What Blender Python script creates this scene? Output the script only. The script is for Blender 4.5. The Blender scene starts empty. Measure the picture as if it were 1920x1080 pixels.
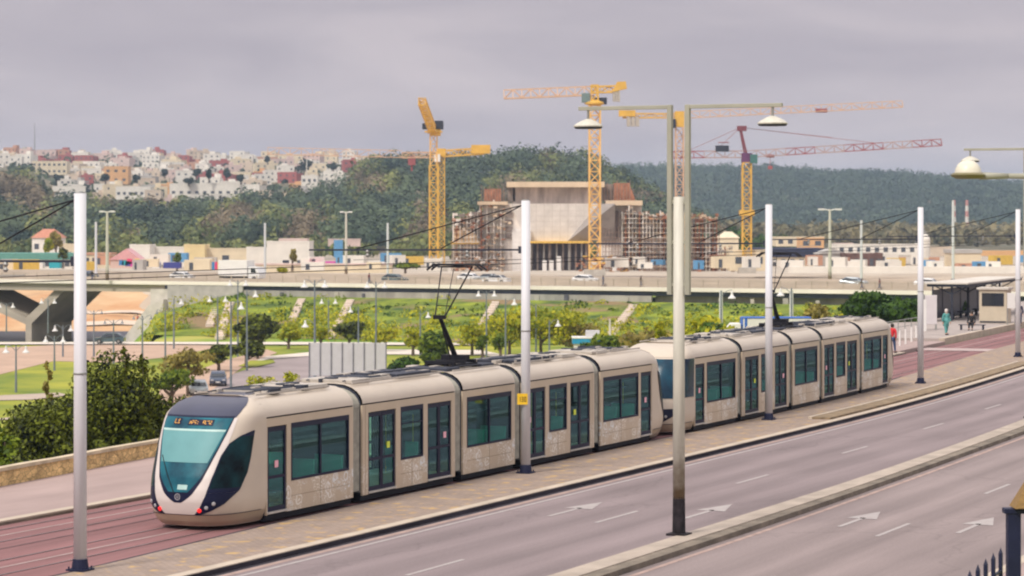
import bpy, math, random
import numpy as np
from mathutils import Vector, Matrix, noise as mnoise
rad=math.radians
random.seed(7); rng=np.random.default_rng(7)
SC=bpy.context.scene; COL=SC.collection
# ------------------------------------------------------------ camera
F=4880.0; H0=412.0; CZ=7.95            # focal length and horizon of the 1920 px frame, eye height in metres
cam=bpy.data.cameras.new('camera'); camo=bpy.data.objects.new('camera',cam); COL.objects.link(camo)
cam.sensor_width=36; cam.lens=36*F/1920; cam.shift_y=-(540-H0)/1920
cam.clip_start=1; cam.clip_end=20000
camo.location=(0,0,CZ); camo.rotation_euler=(rad(90),0,0)
cam.dof.use_dof=True; cam.dof.focus_distance=84; cam.dof.aperture_fstop=2.1
SC.camera=camo
SC.cycles.filter_width=2.1
SC.cycles.volume_bounces=0
SC.cycles.transparent_max_bounces=12
SC.cycles.max_bounces=7
SC.view_settings.view_transform='Standard'; SC.view_settings.look='None'; SC.view_settings.exposure=0.14; SC.view_settings.gamma=1
# ------------------------------------------------------------ sky and sun
HAZE=1.25e-4
SUN_EL=48; SUN_AZ=-143                 # degrees from +Y towards +X
w=bpy.data.worlds.new("World"); SC.world=w; w.use_nodes=True
nt=w.node_tree; N=nt.nodes; L=nt.links; N.clear()
def nd(tree,t,**k):
    n=tree.nodes.new(t)
    for a,b in k.items(): setattr(n,a,b)
    return n
out=nd(nt,'ShaderNodeOutputWorld')
sky=nd(nt,'ShaderNodeTexSky',sky_type='NISHITA',sun_disc=False,sun_elevation=rad(SUN_EL),sun_rotation=rad(SUN_AZ))
bg1=nd(nt,'ShaderNodeBackground'); bg1.inputs[1].default_value=0.05; L.new(sky.outputs[0],bg1.inputs[0])
tc=nd(nt,'ShaderNodeTexCoord'); sep=nd(nt,'ShaderNodeSeparateXYZ'); L.new(tc.outputs['Generated'],sep.inputs[0])
def ramp(tree,fac,stops,interp='LINEAR'):
    r=nd(tree,'ShaderNodeValToRGB'); r.color_ramp.interpolation=interp
    e=r.color_ramp.elements
    while len(e)<len(stops): e.new(.5)
    for q,(p,c) in zip(e,stops): q.position=p; q.color=(*c,1)
    tree.links.new(fac,r.inputs[0]); return r
# overcast: brighter towards the zenith
g=ramp(nt,sep.outputs[2],[(0.0,(.62,.545,.555)),(.03,(.575,.505,.53)),(.085,(.47,.42,.46)),(.3,(.70,.66,.68)),(1.0,(1.5,1.44,1.42))])
mp=nd(nt,'ShaderNodeMapping'); mp.inputs['Scale'].default_value=(1.0,1.0,4.5); L.new(tc.outputs['Generated'],mp.inputs[0])
cn=nd(nt,'ShaderNodeTexNoise'); cn.inputs['Scale'].default_value=7.5; cn.inputs['Detail'].default_value=7; cn.inputs['Roughness'].default_value=.52; cn.inputs['Distortion'].default_value=.4
L.new(mp.outputs[0],cn.inputs['Vector'])
cr=ramp(nt,cn.outputs[0],[(.32,(.88,.87,.90)),(.5,(1.02,1.01,1.01)),(.66,(1.17,1.15,1.12))])
mx=nd(nt,'ShaderNodeMix',data_type='RGBA',blend_type='MULTIPLY'); mx.inputs[0].default_value=1
L.new(g.outputs[0],mx.inputs[6]); L.new(cr.outputs[0],mx.inputs[7])
bg2=nd(nt,'ShaderNodeBackground'); bg2.inputs[1].default_value=1.0; L.new(mx.outputs[2],bg2.inputs[0])
ms=nd(nt,'ShaderNodeMixShader'); ms.inputs[0].default_value=.93
L.new(bg1.outputs[0],ms.inputs[1]); L.new(bg2.outputs[0],ms.inputs[2]); L.new(ms.outputs[0],out.inputs[0])
sun=bpy.data.lights.new('sun','SUN'); sun.energy=2.6; sun.angle=rad(12); sun.color=(1,.93,.82)
suno=bpy.data.objects.new('sun',sun); COL.objects.link(suno)
sd=Vector((math.sin(rad(SUN_AZ))*math.cos(rad(SUN_EL)),math.cos(rad(SUN_AZ))*math.cos(rad(SUN_EL)),math.sin(rad(SUN_EL))))
suno.rotation_euler=sd.to_track_quat('Z','Y').to_euler()
# ------------------------------------------------------------ materials
def mat(name,col,rough=.6,metal=0.0,var=.12,scale=1.5,bump=0.0,bscale=20,col2=None,spec=.5,stretch=None,uv=False,trans=0,coat=0,emit=None,island=0.0,detail=5):
    m=bpy.data.materials.new(name); m.use_nodes=True; t=m.node_tree; p=t.nodes['Principled BSDF']
    p.inputs['Roughness'].default_value=rough; p.inputs['Metallic'].default_value=metal
    p.inputs['Specular IOR Level'].default_value=spec; p.inputs['Coat Weight'].default_value=coat
    c=nd(t,'ShaderNodeTexCoord'); src=c.outputs['UV'] if uv else c.outputs['Object']
    if stretch:
        q=nd(t,'ShaderNodeMapping'); q.inputs['Scale'].default_value=stretch; t.links.new(src,q.inputs[0]); src=q.outputs[0]
    n=nd(t,'ShaderNodeTexNoise'); n.inputs['Scale'].default_value=scale; n.inputs['Detail'].default_value=detail; n.inputs['Roughness'].default_value=.6
    t.links.new(src,n.inputs['Vector'])
    a=tuple(x*(1-var) for x in col); b=col2 if col2 else tuple(min(1,x*(1+var)) for x in col)
    r=ramp(t,n.outputs[0],[(.32,a),(.68,b)])
    o=r.outputs[0]
    if island:
        gi=nd(t,'ShaderNodeNewGeometry'); hv=nd(t,'ShaderNodeMapRange'); hv.inputs[3].default_value=1-island; hv.inputs[4].default_value=1+island
        t.links.new(gi.outputs['Random Per Island'],hv.inputs[0])
        mm=nd(t,'ShaderNodeMix',data_type='RGBA',blend_type='MULTIPLY'); mm.inputs[0].default_value=1
        t.links.new(o,mm.inputs[6]); t.links.new(hv.outputs[0],mm.inputs[7]); o=mm.outputs[2]
    t.links.new(o,p.inputs['Base Color'])
    if bump:
        n2=nd(t,'ShaderNodeTexNoise'); n2.inputs['Scale'].default_value=bscale; n2.inputs['Detail'].default_value=4
        t.links.new(src,n2.inputs['Vector'])
        bb=nd(t,'ShaderNodeBump'); bb.inputs['Strength'].default_value=bump; bb.inputs['Distance'].default_value=.05
        t.links.new(n2.outputs[0],bb.inputs['Height']); t.links.new(bb.outputs[0],p.inputs['Normal'])
    if emit:
        p.inputs['Emission Color'].default_value=(*emit[0],1); p.inputs['Emission Strength'].default_value=emit[1]
    m['o']=1
    return m
def leafmat(name,dark,light,scale=.25,translucent=.25,rnd=.42,lo=.42,hi=.98):
    m=bpy.data.materials.new(name); m.use_nodes=True; t=m.node_tree; p=t.nodes['Principled BSDF']
    p.inputs['Roughness'].default_value=.65; p.inputs['Specular IOR Level'].default_value=.25
    gi=nd(t,'ShaderNodeNewGeometry'); c=nd(t,'ShaderNodeTexCoord')
    n=nd(t,'ShaderNodeTexNoise'); n.inputs['Scale'].default_value=scale; n.inputs['Detail'].default_value=4
    t.links.new(c.outputs['Object'],n.inputs['Vector'])
    ad=nd(t,'ShaderNodeMath',operation='ADD'); m2=nd(t,'ShaderNodeMath',operation='MULTIPLY'); m2.inputs[1].default_value=rnd
    t.links.new(gi.outputs['Random Per Island'],m2.inputs[0]); t.links.new(m2.outputs[0],ad.inputs[0]); t.links.new(n.outputs[0],ad.inputs[1])
    r=ramp(t,ad.outputs[0],[(lo,dark),(hi,light)])
    t.links.new(r.outputs[0],p.inputs['Base Color'])
    tr=nd(t,'ShaderNodeBsdfTranslucent'); t.links.new(r.outputs[0],tr.inputs[0])
    mixs=nd(t,'ShaderNodeMixShader'); mixs.inputs[0].default_value=translucent
    t.links.new(p.outputs[0],mixs.inputs[1]); t.links.new(tr.outputs[0],mixs.inputs[2])
    t.links.new(mixs.outputs[0],t.nodes['Material Output'].inputs[0]); return m
def glassmat(name,tint,gloss=.12,rough=.03,refl=(1,1,1)):
    m=bpy.data.materials.new(name); m.use_nodes=True; t=m.node_tree; t.nodes.remove(t.nodes['Principled BSDF'])
    a=nd(t,'ShaderNodeBsdfTransparent'); a.inputs[0].default_value=(*tint,1)
    b=nd(t,'ShaderNodeBsdfGlossy'); b.inputs['Roughness'].default_value=rough; b.inputs[0].default_value=(*refl,1)
    lw=nd(t,'ShaderNodeLayerWeight'); lw.inputs[0].default_value=.35
    mr=nd(t,'ShaderNodeMapRange'); mr.inputs[3].default_value=gloss; mr.inputs[4].default_value=min(1,gloss+.22)
    t.links.new(lw.outputs['Fresnel'],mr.inputs[0])
    s=nd(t,'ShaderNodeMixShader'); t.links.new(mr.outputs[0],s.inputs[0]); t.links.new(a.outputs[0],s.inputs[1]); t.links.new(b.outputs[0],s.inputs[2])
    t.links.new(s.outputs[0],t.nodes['Material Output'].inputs[0]); return m
# ------------------------------------------------------------ mesh collector
class MB:
    def __init__(s): s.v=[]; s.f=[]; s.m=[]; s.uv=None; s.cur=0
    def mi(s,i): s.cur=i; return s
    def add(s,vs,fs):
        k=len(s.v); s.v+= [tuple(a) for a in vs]; s.f+=[tuple(k+i for i in f) for f in fs]; s.m+=[s.cur]*len(fs); return s
    def box(s,x0,x1,y0,y1,z0,z1):
        return s.add([(x0,y0,z0),(x1,y0,z0),(x1,y1,z0),(x0,y1,z0),(x0,y0,z1),(x1,y0,z1),(x1,y1,z1),(x0,y1,z1)],
            [(0,3,2,1),(4,5,6,7),(0,1,5,4),(1,2,6,5),(2,3,7,6),(3,0,4,7)])
    def cbox(s,c,sz,ang=0.0):
        a,b,d=sz[0]/2,sz[1]/2,sz[2]/2; ca,sa=math.cos(ang),math.sin(ang); vs=[]
        for z in(-d,d):
            for x,y in((-a,-b),(a,-b),(a,b),(-a,b)): vs.append((c[0]+x*ca-y*sa,c[1]+x*sa+y*ca,c[2]+z))
        return s.add(vs,[(0,3,2,1),(4,5,6,7),(0,1,5,4),(1,2,6,5),(2,3,7,6),(3,0,4,7)])
    def beam(s,a,b,w,h=None,up=(0,0,1)):
        h=h or w; a=Vector(a);b=Vector(b);d=(b-a); 
        if d.length<1e-6: return s
        d.normalize(); u=Vector(up)
        if abs(d.dot(u))>.95: u=Vector((1,0,0))
        x=d.cross(u).normalized(); y=x.cross(d).normalized(); vs=[]
        for p in(a,b):
            for i,j in((-1,-1),(1,-1),(1,1),(-1,1)): vs.append(p+x*(i*w/2)+y*(j*h/2))
        return s.add(vs,[(0,1,2,3),(7,6,5,4),(0,4,5,1),(1,5,6,2),(2,6,7,3),(3,7,4,0)])
    def tube(s,pts,r,n=8,cap=True):
        pts=[Vector(p) for p in pts]; rs=r if isinstance(r,(list,tuple)) else [r]*len(pts); vs=[];fs=[]
        for i,p in enumerate(pts):
            d=(pts[min(i+1,len(pts)-1)]-pts[max(i-1,0)]).normalized()
            u=Vector((0,0,1)) if abs(d.z)<.9 else Vector((1,0,0))
            x=d.cross(u).normalized(); y=x.cross(d).normalized()
            for k in range(n):
                a=2*math.pi*k/n; vs.append(p+x*(math.cos(a)*rs[i])+y*(math.sin(a)*rs[i]))
        for i in range(len(pts)-1):
            for k in range(n):
                a=i*n+k;b=i*n+(k+1)%n; fs.append((a,a+n,b+n,b))
        if cap: fs.append(tuple(range(n))); fs.append(tuple(reversed(range(len(vs)-n,len(vs)))))
        return s.add(vs,fs)
    def lathe(s,prof,c=(0,0,0),n=16):
        vs=[];fs=[]
        for r,z in prof:
            for k in range(n):
                a=2*math.pi*k/n; vs.append((c[0]+r*math.cos(a),c[1]+r*math.sin(a),c[2]+z))
        for i in range(len(prof)-1):
            for k in range(n):
                a=i*n+k;b=i*n+(k+1)%n; fs.append((a,b,b+n,a+n))
        fs.append(tuple(reversed(range(n)))); fs.append(tuple(range(len(vs)-n,len(vs))))
        return s.add(vs,fs)
    def prism(s,pts,axis,a0,a1):      # pts: 2D polygon ccw, extruded along an axis
        n=len(pts); vs=[]
        for a in(a0,a1):
            for p in pts:
                vs.append({'x':(a,p[0],p[1]),'y':(p[0],a,p[1]),'z':(p[0],p[1],a)}[axis])
        return s.add(vs,[tuple(reversed(range(n))),tuple(range(n,2*n))]+[(i,(i+1)%n,n+(i+1)%n,n+i) for i in range(n)])
    def grid(s,P):                    # rows of points
        n=len(P[0]); vs=[p for r in P for p in r]; fs=[]
        for i in range(len(P)-1):
            for j in range(n-1): fs.append((i*n+j,i*n+j+1,(i+1)*n+j+1,(i+1)*n+j))
        return s.add(vs,fs)
    def build(s,name,mats,parent=None,smooth=False,loc=None,rz=None,bevel=0):
        me=bpy.data.meshes.new(name); me.from_pydata(s.v,[],s.f)
        if not isinstance(mats,(list,tuple)): mats=[mats]
        for m in mats: me.materials.append(m)
        if len(mats)>1: me.polygons.foreach_set('material_index',s.m)
        if smooth: me.polygons.foreach_set('use_smooth',[True]*len(me.polygons))
        if s.uv: 
            l=me.uv_layers.new(name='UVMap'); idx=[0]*len(me.loops); me.loops.foreach_get('vertex_index',idx)
            l.data.foreach_set('uv',[c for i in idx for c in s.uv[i]])
        me.update()
        o=bpy.data.objects.new(name,me); COL.objects.link(o)
        if parent: o.parent=parent
        if loc: o.location=loc
        if rz is not None: o.rotation_euler=(0,0,rz)
        if bevel:
            b=o.modifiers.new('bevel','BEVEL'); b.width=bevel; b.segments=2; b.limit_method='ANGLE'
        return o
def quads_mesh(name,V,nper,m,parent=None,tri=False):
    """V: (n*nper,3) array, each group of nper verts one face"""
    n=len(V)//nper; me=bpy.data.meshes.new(name)
    me.vertices.add(len(V)); me.vertices.foreach_set('co',np.asarray(V,dtype=np.float32).ravel())
    me.loops.add(len(V)); me.loops.foreach_set('vertex_index',np.arange(len(V),dtype=np.int32))
    me.polygons.add(n); me.polygons.foreach_set('loop_start',np.arange(0,len(V),nper,dtype=np.int32))
    me.update(calc_edges=True); me.validate()
    me.materials.append(m); o=bpy.data.objects.new(name,me); COL.objects.link(o)
    if parent: o.parent=parent
    return o
def tag(o,label=None,cat=None,group=None,kind=None):
    if label: o['label']=label
    if cat: o['category']=cat
    if group: o['group']=group
    if kind: o['kind']=kind
    return o
def thing(name,label,cat,loc=(0,0,0),rz=0.0,group=None):
    o=bpy.data.objects.new(name,None); COL.objects.link(o); o.location=loc; o.rotation_euler=(0,0,rz); o.empty_display_size=.3
    return tag(o,label,cat,group)
def struct(o): o['kind']='structure'; return o
def dup(root,loc=None,rz=None,label=None,group=None,parent=None):
    r=root.copy(); COL.objects.link(r)
    if parent: r.parent=parent
    if loc is not None: r.location=loc
    if rz is not None: r.rotation_euler=(0,0,rz)
    if label: r['label']=label
    if group: r['group']=group
    for ch in list(root.children):
        c=ch.copy(); COL.objects.link(c); c.parent=r
        for g_ in list(ch.children):
            d=g_.copy(); COL.objects.link(d); d.parent=c
    return r
def at(u,v,Y): return Vector(((u-960)/F*Y,Y,CZ-(v-H0)/F*Y))
def gx(u,Y): return (u-960)/F*Y
def gz(v,Y): return CZ-(v-H0)/F*Y
def lerp_tab(tab,x):
    if x<=tab[0][0]: return tab[0][1]
    for (a,b),(c,d) in zip(tab,tab[1:]):
        if x<=c: return b+(d-b)*(x-a)/(c-a)
    return tab[-1][1]
def sm(t): t=min(max(t,0),1); return t*t*(3-2*t)
# ------------------------------------------------------------ the line of the avenue (s metres along it, off metres to its right)
def head(s): return rad(24.25-3.1*sm((s-38)/45))
_ds=.1; _fw=[(-9.64,58.1)]
for i in range(6000):
    h=head(i*_ds); x,y=_fw[-1]; _fw.append((x+math.sin(h)*_ds,y+math.cos(h)*_ds))
def PT(s,off=0.0,z=0.0):
    h=head(s)
    if s<0: x=-9.64+math.sin(h)*s; y=58.1+math.cos(h)*s
    else:
        i=min(len(_fw)-2,int(s/_ds)); t=s/_ds-i; x=_fw[i][0]*(1-t)+_fw[i+1][0]*t; y=_fw[i][1]*(1-t)+_fw[i+1][1]*t
    return Vector((x+math.cos(h)*off,y-math.sin(h)*off,z))
def RZ(s): return rad(90)-head(s)
def strip(name,o0,o1,s0,s1,z,m,ds=3.0,thick=0,nx=1,kind='structure'):
    f0=o0 if callable(o0) else (lambda s:o0); f1=o1 if callable(o1) else (lambda s:o1)
    n=max(1,int(math.ceil((s1-s0)/ds))); mb=MB(); P=[];uv=[]
    for i in range(n+1):
        s=s0+(s1-s0)*i/n; row=[]
        for j in range(nx+1):
            o=f0(s)+(f1(s)-f0(s))*j/nx; row.append(PT(s,o,z)); uv.append((s,o))
        P.append(row)
    mb.grid(P); mb.f=[tuple(reversed(f)) for f in mb.f]
    if thick:
        k=len(mb.v)
        for i in range(n+1):
            s=s0+(s1-s0)*i/n
            for o in (f0(s),f1(s)): mb.v.append(tuple(PT(s,o,z-thick))); uv.append((s,o+ (thick if o==f1(s) else -thick)))
        w=nx+1
        for i in range(n):
            a=i*w;b=(i+1)*w;c=k+i*2;d=k+(i+1)*2
            mb.f+=[(a,b,d,c),(a+nx,c+1,d+1,b+nx)]; mb.m+=[0,0]
        mb.f+=[(0,k,k+1,nx),(n*w,n*w+nx,k+2*n+1,k+2*n)]; mb.m+=[0,0]
    mb.uv=uv
    o=mb.build(name,m)
    if kind: o['kind']=kind
    return o
# ------------------------------------------------------------ palette
GRAYM=mat('concrete_light',(.56,.52,.47),.85,var=.15,scale=.6,bump=.2)
M_conc=mat('concrete',(.42,.39,.35),.85,var=.22,scale=.35,bump=.2)
M_concd=mat('concrete_weathered',(.33,.31,.29),.9,var=.35,scale=.3,stretch=(1,1,.35))
M_white=mat('white_paint',(.74,.72,.70),.5,var=.05)
M_polew=mat('pole_white_paint',(.64,.64,.68),.42,var=.06,scale=1.2,stretch=(6,6,.5))
M_polec=mat('lamp_post_cream_paint',(.56,.54,.47),.5,var=.10,scale=1.5,stretch=(5,5,.6))
_t=M_polec.node_tree; _p=_t.nodes['Principled BSDF']; _l=_p.inputs['Base Color'].links[0].from_socket      # grime splashed up the lowest metres
_c=nd(_t,'ShaderNodeTexCoord'); _s=nd(_t,'ShaderNodeSeparateXYZ'); _t.links.new(_c.outputs['Object'],_s.inputs[0])
_n=nd(_t,'ShaderNodeTexNoise'); _n.inputs['Scale'].default_value=2.2; _n.inputs['Detail'].default_value=6; _t.links.new(_c.outputs['Object'],_n.inputs['Vector'])
_a=nd(_t,'ShaderNodeMath',operation='MULTIPLY_ADD'); _a.inputs[1].default_value=1.6; _t.links.new(_n.outputs[0],_a.inputs[0]); _m=nd(_t,'ShaderNodeMath',operation='MULTIPLY'); _m.inputs[1].default_value=-.75; _t.links.new(_s.outputs[2],_m.inputs[0]); _t.links.new(_m.outputs[0],_a.inputs[2])
_r=nd(_t,'ShaderNodeMapRange'); _r.inputs[1].default_value=-.75; _r.inputs[2].default_value=.05; _t.links.new(_a.outputs[0],_r.inputs[0])
_x=nd(_t,'ShaderNodeMix',data_type='RGBA'); _t.links.new(_r.outputs[0],_x.inputs[0]); _t.links.new(_l,_x.inputs[6]); _x.inputs[7].default_value=(.16,.11,.06,1); _t.links.new(_x.outputs[2],_p.inputs['Base Color'])
M_poleg=mat('bracket_grey_green_paint',(.34,.335,.27),.5,var=.08)
M_black=mat('black_metal',(.012,.012,.018),.6,spec=.2,var=.2)
M_dark=mat('dark_steel',(.035,.04,.06),.6,spec=.25,var=.25)
M_navy=mat('navy_paint',(.012,.015,.045),.55,spec=.25,var=.2)
M_grey=mat('grey_metal',(.30,.30,.29),.5,.3,var=.1)
M_rub=mat('rubber',(.02,.02,.02),.8)
M_yel=mat('yellow_paint',(.80,.46,.03),.5,var=.1)
M_red=mat('red_paint',(.55,.03,.03),.5)
M_glassd=mat('dark_window_glass',(.015,.02,.03),.08,var=.1,spec=.8)
M_win=mat('house_window',(.07,.08,.10),.3,var=.3)
M_orange=mat('display_amber',(.9,.4,.05),.5,emit=((1,.45,.05),.9))
M_trunk=mat('bark',(.13,.095,.07),.9,var=.3,scale=3,bump=.4)
# asphalt, worn and dusty, darker along the wheel paths
def asphalt(name,base,lanes):
    m=mat(name,base,.85,var=.10,scale=1.0,bump=.15,bscale=30,uv=True,stretch=(.06,1.6,1),spec=.3)
    t=m.node_tree; p=t.nodes['Principled BSDF']; lk=p.inputs['Base Color'].links[0].from_socket
    c=nd(t,'ShaderNodeTexCoord'); s=nd(t,'ShaderNodeSeparateXYZ'); t.links.new(c.outputs['UV'],s.inputs[0])
    a=nd(t,'ShaderNodeMath',operation='MULTIPLY_ADD'); a.inputs[1].default_value=2*math.pi*2/3.3; a.inputs[2].default_value=lanes
    t.links.new(s.outputs[1],a.inputs[0]); b=nd(t,'ShaderNodeMath',operation='SINE'); t.links.new(a.outputs[0],b.inputs[0])
    r=nd(t,'ShaderNodeMapRange'); r.inputs[1].default_value=-1; r.inputs[3].default_value=.87; r.inputs[4].default_value=1.06; t.links.new(b.outputs[0],r.inputs[0])
    n=nd(t,'ShaderNodeTexNoise'); n.inputs['Scale'].default_value=.35; n.inputs['Detail'].default_value=6; mp=nd(t,'ShaderNodeMapping'); mp.inputs['Scale'].default_value=(.35,1,1)
    t.links.new(c.outputs['UV'],mp.inputs[0]); t.links.new(mp.outputs[0],n.inputs['Vector'])
    r2=nd(t,'ShaderNodeMapRange'); r2.inputs[1].default_value=.3; r2.inputs[2].default_value=.7; r2.inputs[3].default_value=.88; r2.inputs[4].default_value=1.1; t.links.new(n.outputs[0],r2.inputs[0])
    # fine grain and a few sealed cracks / patches
    n3=nd(t,'ShaderNodeTexNoise'); n3.inputs['Scale'].default_value=14; n3.inputs['Detail'].default_value=3; t.links.new(c.outputs['UV'],n3.inputs['Vector'])
    r4=nd(t,'ShaderNodeMapRange'); r4.inputs[1].default_value=.35; r4.inputs[2].default_value=.65; r4.inputs[3].default_value=.94; r4.inputs[4].default_value=1.06; t.links.new(n3.outputs[0],r4.inputs[0])
    v=nd(t,'ShaderNodeTexVoronoi',feature='DISTANCE_TO_EDGE'); v.inputs['Scale'].default_value=.16; v.inputs['Randomness'].default_value=1
    nw=nd(t,'ShaderNodeTexNoise'); nw.inputs['Scale'].default_value=.9; t.links.new(c.outputs['UV'],nw.inputs['Vector'])
    vm=nd(t,'ShaderNodeMix',data_type='RGBA',blend_type='LINEAR_LIGHT'); vm.inputs[0].default_value=.8; t.links.new(mp.outputs[0],vm.inputs[6]); t.links.new(nw.outputs['Color'],vm.inputs[7]); t.links.new(vm.outputs[2],v.inputs['Vector'])
    r5=nd(t,'ShaderNodeMapRange'); r5.inputs[1].default_value=0; r5.inputs[2].default_value=.012; r5.inputs[3].default_value=.86; r5.inputs[4].default_value=1.0; t.links.new(v.outputs[0],r5.inputs[0])
    q=nd(t,'ShaderNodeMath',operation='MULTIPLY'); t.links.new(r.outputs[0],q.inputs[0]); t.links.new(r2.outputs[0],q.inputs[1])
    q2=nd(t,'ShaderNodeMath',operation='MULTIPLY'); t.links.new(q.outputs[0],q2.inputs[0]); t.links.new(r4.outputs[0],q2.inputs[1])
    q3=nd(t,'ShaderNodeMath',operation='MULTIPLY'); t.links.new(q2.outputs[0],q3.inputs[0]); t.links.new(r5.outputs[0],q3.inputs[1])
    mm=nd(t,'ShaderNodeMix',data_type='RGBA',blend_type='MULTIPLY'); mm.inputs[0].default_value=1; t.links.new(lk,mm.inputs[6]); t.links.new(q3.outputs[0],mm.inputs[7])
    t.links.new(mm.outputs[2],p.inputs['Base Color']); return m
M_asph=asphalt('asphalt_worn',(.222,.178,.184),1.0)
M_asph2=asphalt('asphalt_worn_near',(.238,.192,.190),.4)
M_paint=mat('road_marking',(.44,.41,.40),.7,var=.14,scale=3,col2=(.33,.28,.28))
M_painto=mat('kerb_line_faded',(.34,.24,.21),.8,var=.2,scale=2)
M_kerb=mat('kerb_stone',(.46,.385,.31),.85,var=.14,scale=1.2,bump=.3)
M_kerbd=mat('kerb_stone_dark',(.17,.14,.11),.9,var=.4,scale=1.2,bump=.3,uv=True,stretch=(.8,1,1))  # darker kerb stone with strong mottling
M_kface=mat('shade_and_joint',(.035,.03,.04),.85,var=.5,scale=.8,spec=.2,uv=True,stretch=(.5,1,1))  # near black for painted shade beside kerb and tram, and the edge joint
M_redbed=mat('track_bed_plum',(.215,.10,.102),.9,var=.22,scale=.9,uv=True,stretch=(.10,1.5,1),bump=.2)
M_side=mat('pavement_pinkish',(.335,.25,.235),.9,var=.14,scale=.5,uv=True,stretch=(.3,1,1),bump=.15)
M_rail=mat('rail_steel',(.30,.25,.25),.35,.6,var=.2)
M_groove=mat('rail_groove',(.13,.07,.075),.9,var=.3)
M_joint=mat('pale_joint',(.38,.28,.27),.8,var=.15)
def pavers():
    m=mat('island_pavers',(.315,.25,.215),.9,var=.12,scale=1.2,uv=True,bump=.2)
    t=m.node_tree; p=t.nodes['Principled BSDF']; lk=p.inputs['Base Color'].links[0].from_socket
    c=nd(t,'ShaderNodeTexCoord'); b=nd(t,'ShaderNodeTexBrick'); b.inputs['Scale'].default_value=1.9
    b.inputs['Color1'].default_value=(1,.97,.93,1); b.inputs['Color2'].default_value=(.84,.80,.76,1); b.inputs['Mortar'].default_value=(.55,.5,.45,1); b.inputs['Mortar Size'].default_value=.025
    t.links.new(c.outputs['UV'],b.inputs[0])
    mm=nd(t,'ShaderNodeMix',data_type='RGBA',blend_type='MULTIPLY'); mm.inputs[0].default_value=.8; t.links.new(lk,mm.inputs[6]); t.links.new(b.outputs[0],mm.inputs[7])
    n=nd(t,'ShaderNodeTexNoise'); n.inputs['Scale'].default_value=2.1; n.inputs['Detail'].default_value=3; t.links.new(c.outputs['UV'],n.inputs['Vector'])
    r=nd(t,'ShaderNodeMapRange'); r.inputs[1].default_value=.56; r.inputs[2].default_value=.68; t.links.new(n.outputs[0],r.inputs[0])
    m2=nd(t,'ShaderNodeMix',data_type='RGBA'); t.links.new(r.outputs[0],m2.inputs[0]); t.links.new(mm.outputs[2],m2.inputs[6]); m2.inputs[7].default_value=(.46,.30,.13,1)
    t.links.new(m2.outputs[2],p.inputs['Base Color']); return m
M_paver=pavers()
# ------------------------------------------------------------ terrain
BN=(-.445,-.8955); BD=(.8955,-.445)
def BR(t,q,z=0): return Vector((BD[0]*t+BN[0]*q,412+BD[1]*t+BN[1]*q,z))
P60=PT(60)
def offof(x,y):
    h=rad(24.25); s=(x+9.64)*math.sin(h)+(y-58.1)*math.cos(h)
    if s<60: return s,(x+9.64)*math.cos(h)-(y-58.1)*math.sin(h)
    h=rad(21.15); return s,(x-P60.x)*math.cos(h)-(y-P60.y)*math.sin(h)
A1=[(-700,345),(-300,335),(0,335),(60,345),(100,374),(300,382),(450,378),(600,372),(660,350),(700,332),(800,320),(1000,320),(1090,324),(1180,356),(1250,398),(1330,440),(1400,457)]
A2=[(-700,300),(0,298),(300,301),(640,303),(690,308),(720,330),(900,340),(1100,360),(1200,420),(1260,443)]
B1=[(800,380),(1000,342),(1180,327),(1300,330),(1450,331),(1600,337),(1760,346),(1920,362),(2300,388),(2700,415)]
def terr(x,y):
    s,off=offof(x,y)
    corr=-.35-9.15*sm((-14.6-off)/17) if off<0 else -.35
    if y<20: return corr
    q=x*BN[0]+(y-412)*BN[1]; t=x*BD[0]+(y-412)*BD[1]
    if q>45: bank=-9.5
    else: bank=-9.5+4.7*min(1,(45-q)/42)*min(1,max(0,(t+66)/14))
    if q<-40 and y<1000:
        bank=bank+(-6-bank)*sm((-40-q)/80)
        if t<-50 and False: bank+= (2.3*mnoise.noise(Vector((x*.03,y*.03,1)))+1.0)*sm((-40-q)/40)*(1-sm((y-640)/60))
    u_=960+F*x/max(y,1)
    if 374<y<640 and u_<288:
        low=-13.6 if y<500 else -13.6+7.6*min(1,(y-500)/130)-.8
        k=min(1,(288-u_)/18); bank=bank*(1-k)+low*k
    z=max(bank,corr) if (y<420 or off>-16) and y<520 and not(374<y and u_<288) else bank
    if y>=520: z=bank
    if y>1000:
        u=960+F*x/y; zA=-6.0
        z1=gz(lerp_tab(A1,u),1500); z2=gz(lerp_tab(A2,u),2200)
        if y<1500: zA=-6+(z1+6)*max(0,(y-1000)/500)**1.25
        elif y<2200: zA=z1+(z2-z1)*(y-1500)/700
        elif y<4500: zA=z2+(-6-z2)*sm((y-2200)/900)
        zB=-6.0; zr=gz(lerp_tab(B1,u),3200)
        if 2250<y<=3200: zB=-6+(zr+6)*sm((y-2250)/950)
        elif y>3200: zB=zr+(-6-zr)*sm((y-3200)/1500)
        z=max(zA,zB,-6.0)
        if z>-5: z+=2.5*mnoise.noise(Vector((x*.012,y*.012,0)))*min(1,(z+6)/20)
    return z
xs=[-6000,-4000,-2600,-1900]+list(range(-1500,-700,60))+list(range(-700,-200,14))+[x for x in np.arange(-200,201,4)]+list(range(212,900,14))+list(range(930,1700,60))+[2200,3200,5000,7500]
ys=[-300,-150,-60,-20]+[y for y in np.arange(0,600,4)]+list(range(600,1000,16))+list(range(1000,3500,18))+list(range(3500,5000,120))+[5600,7000,9000]
xs=[float(a) for a in xs]; ys=[float(a) for a in ys]
mb=MB(); mb.grid([[ (x,y,terr(x,y)) for x in xs] for y in ys])
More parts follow.
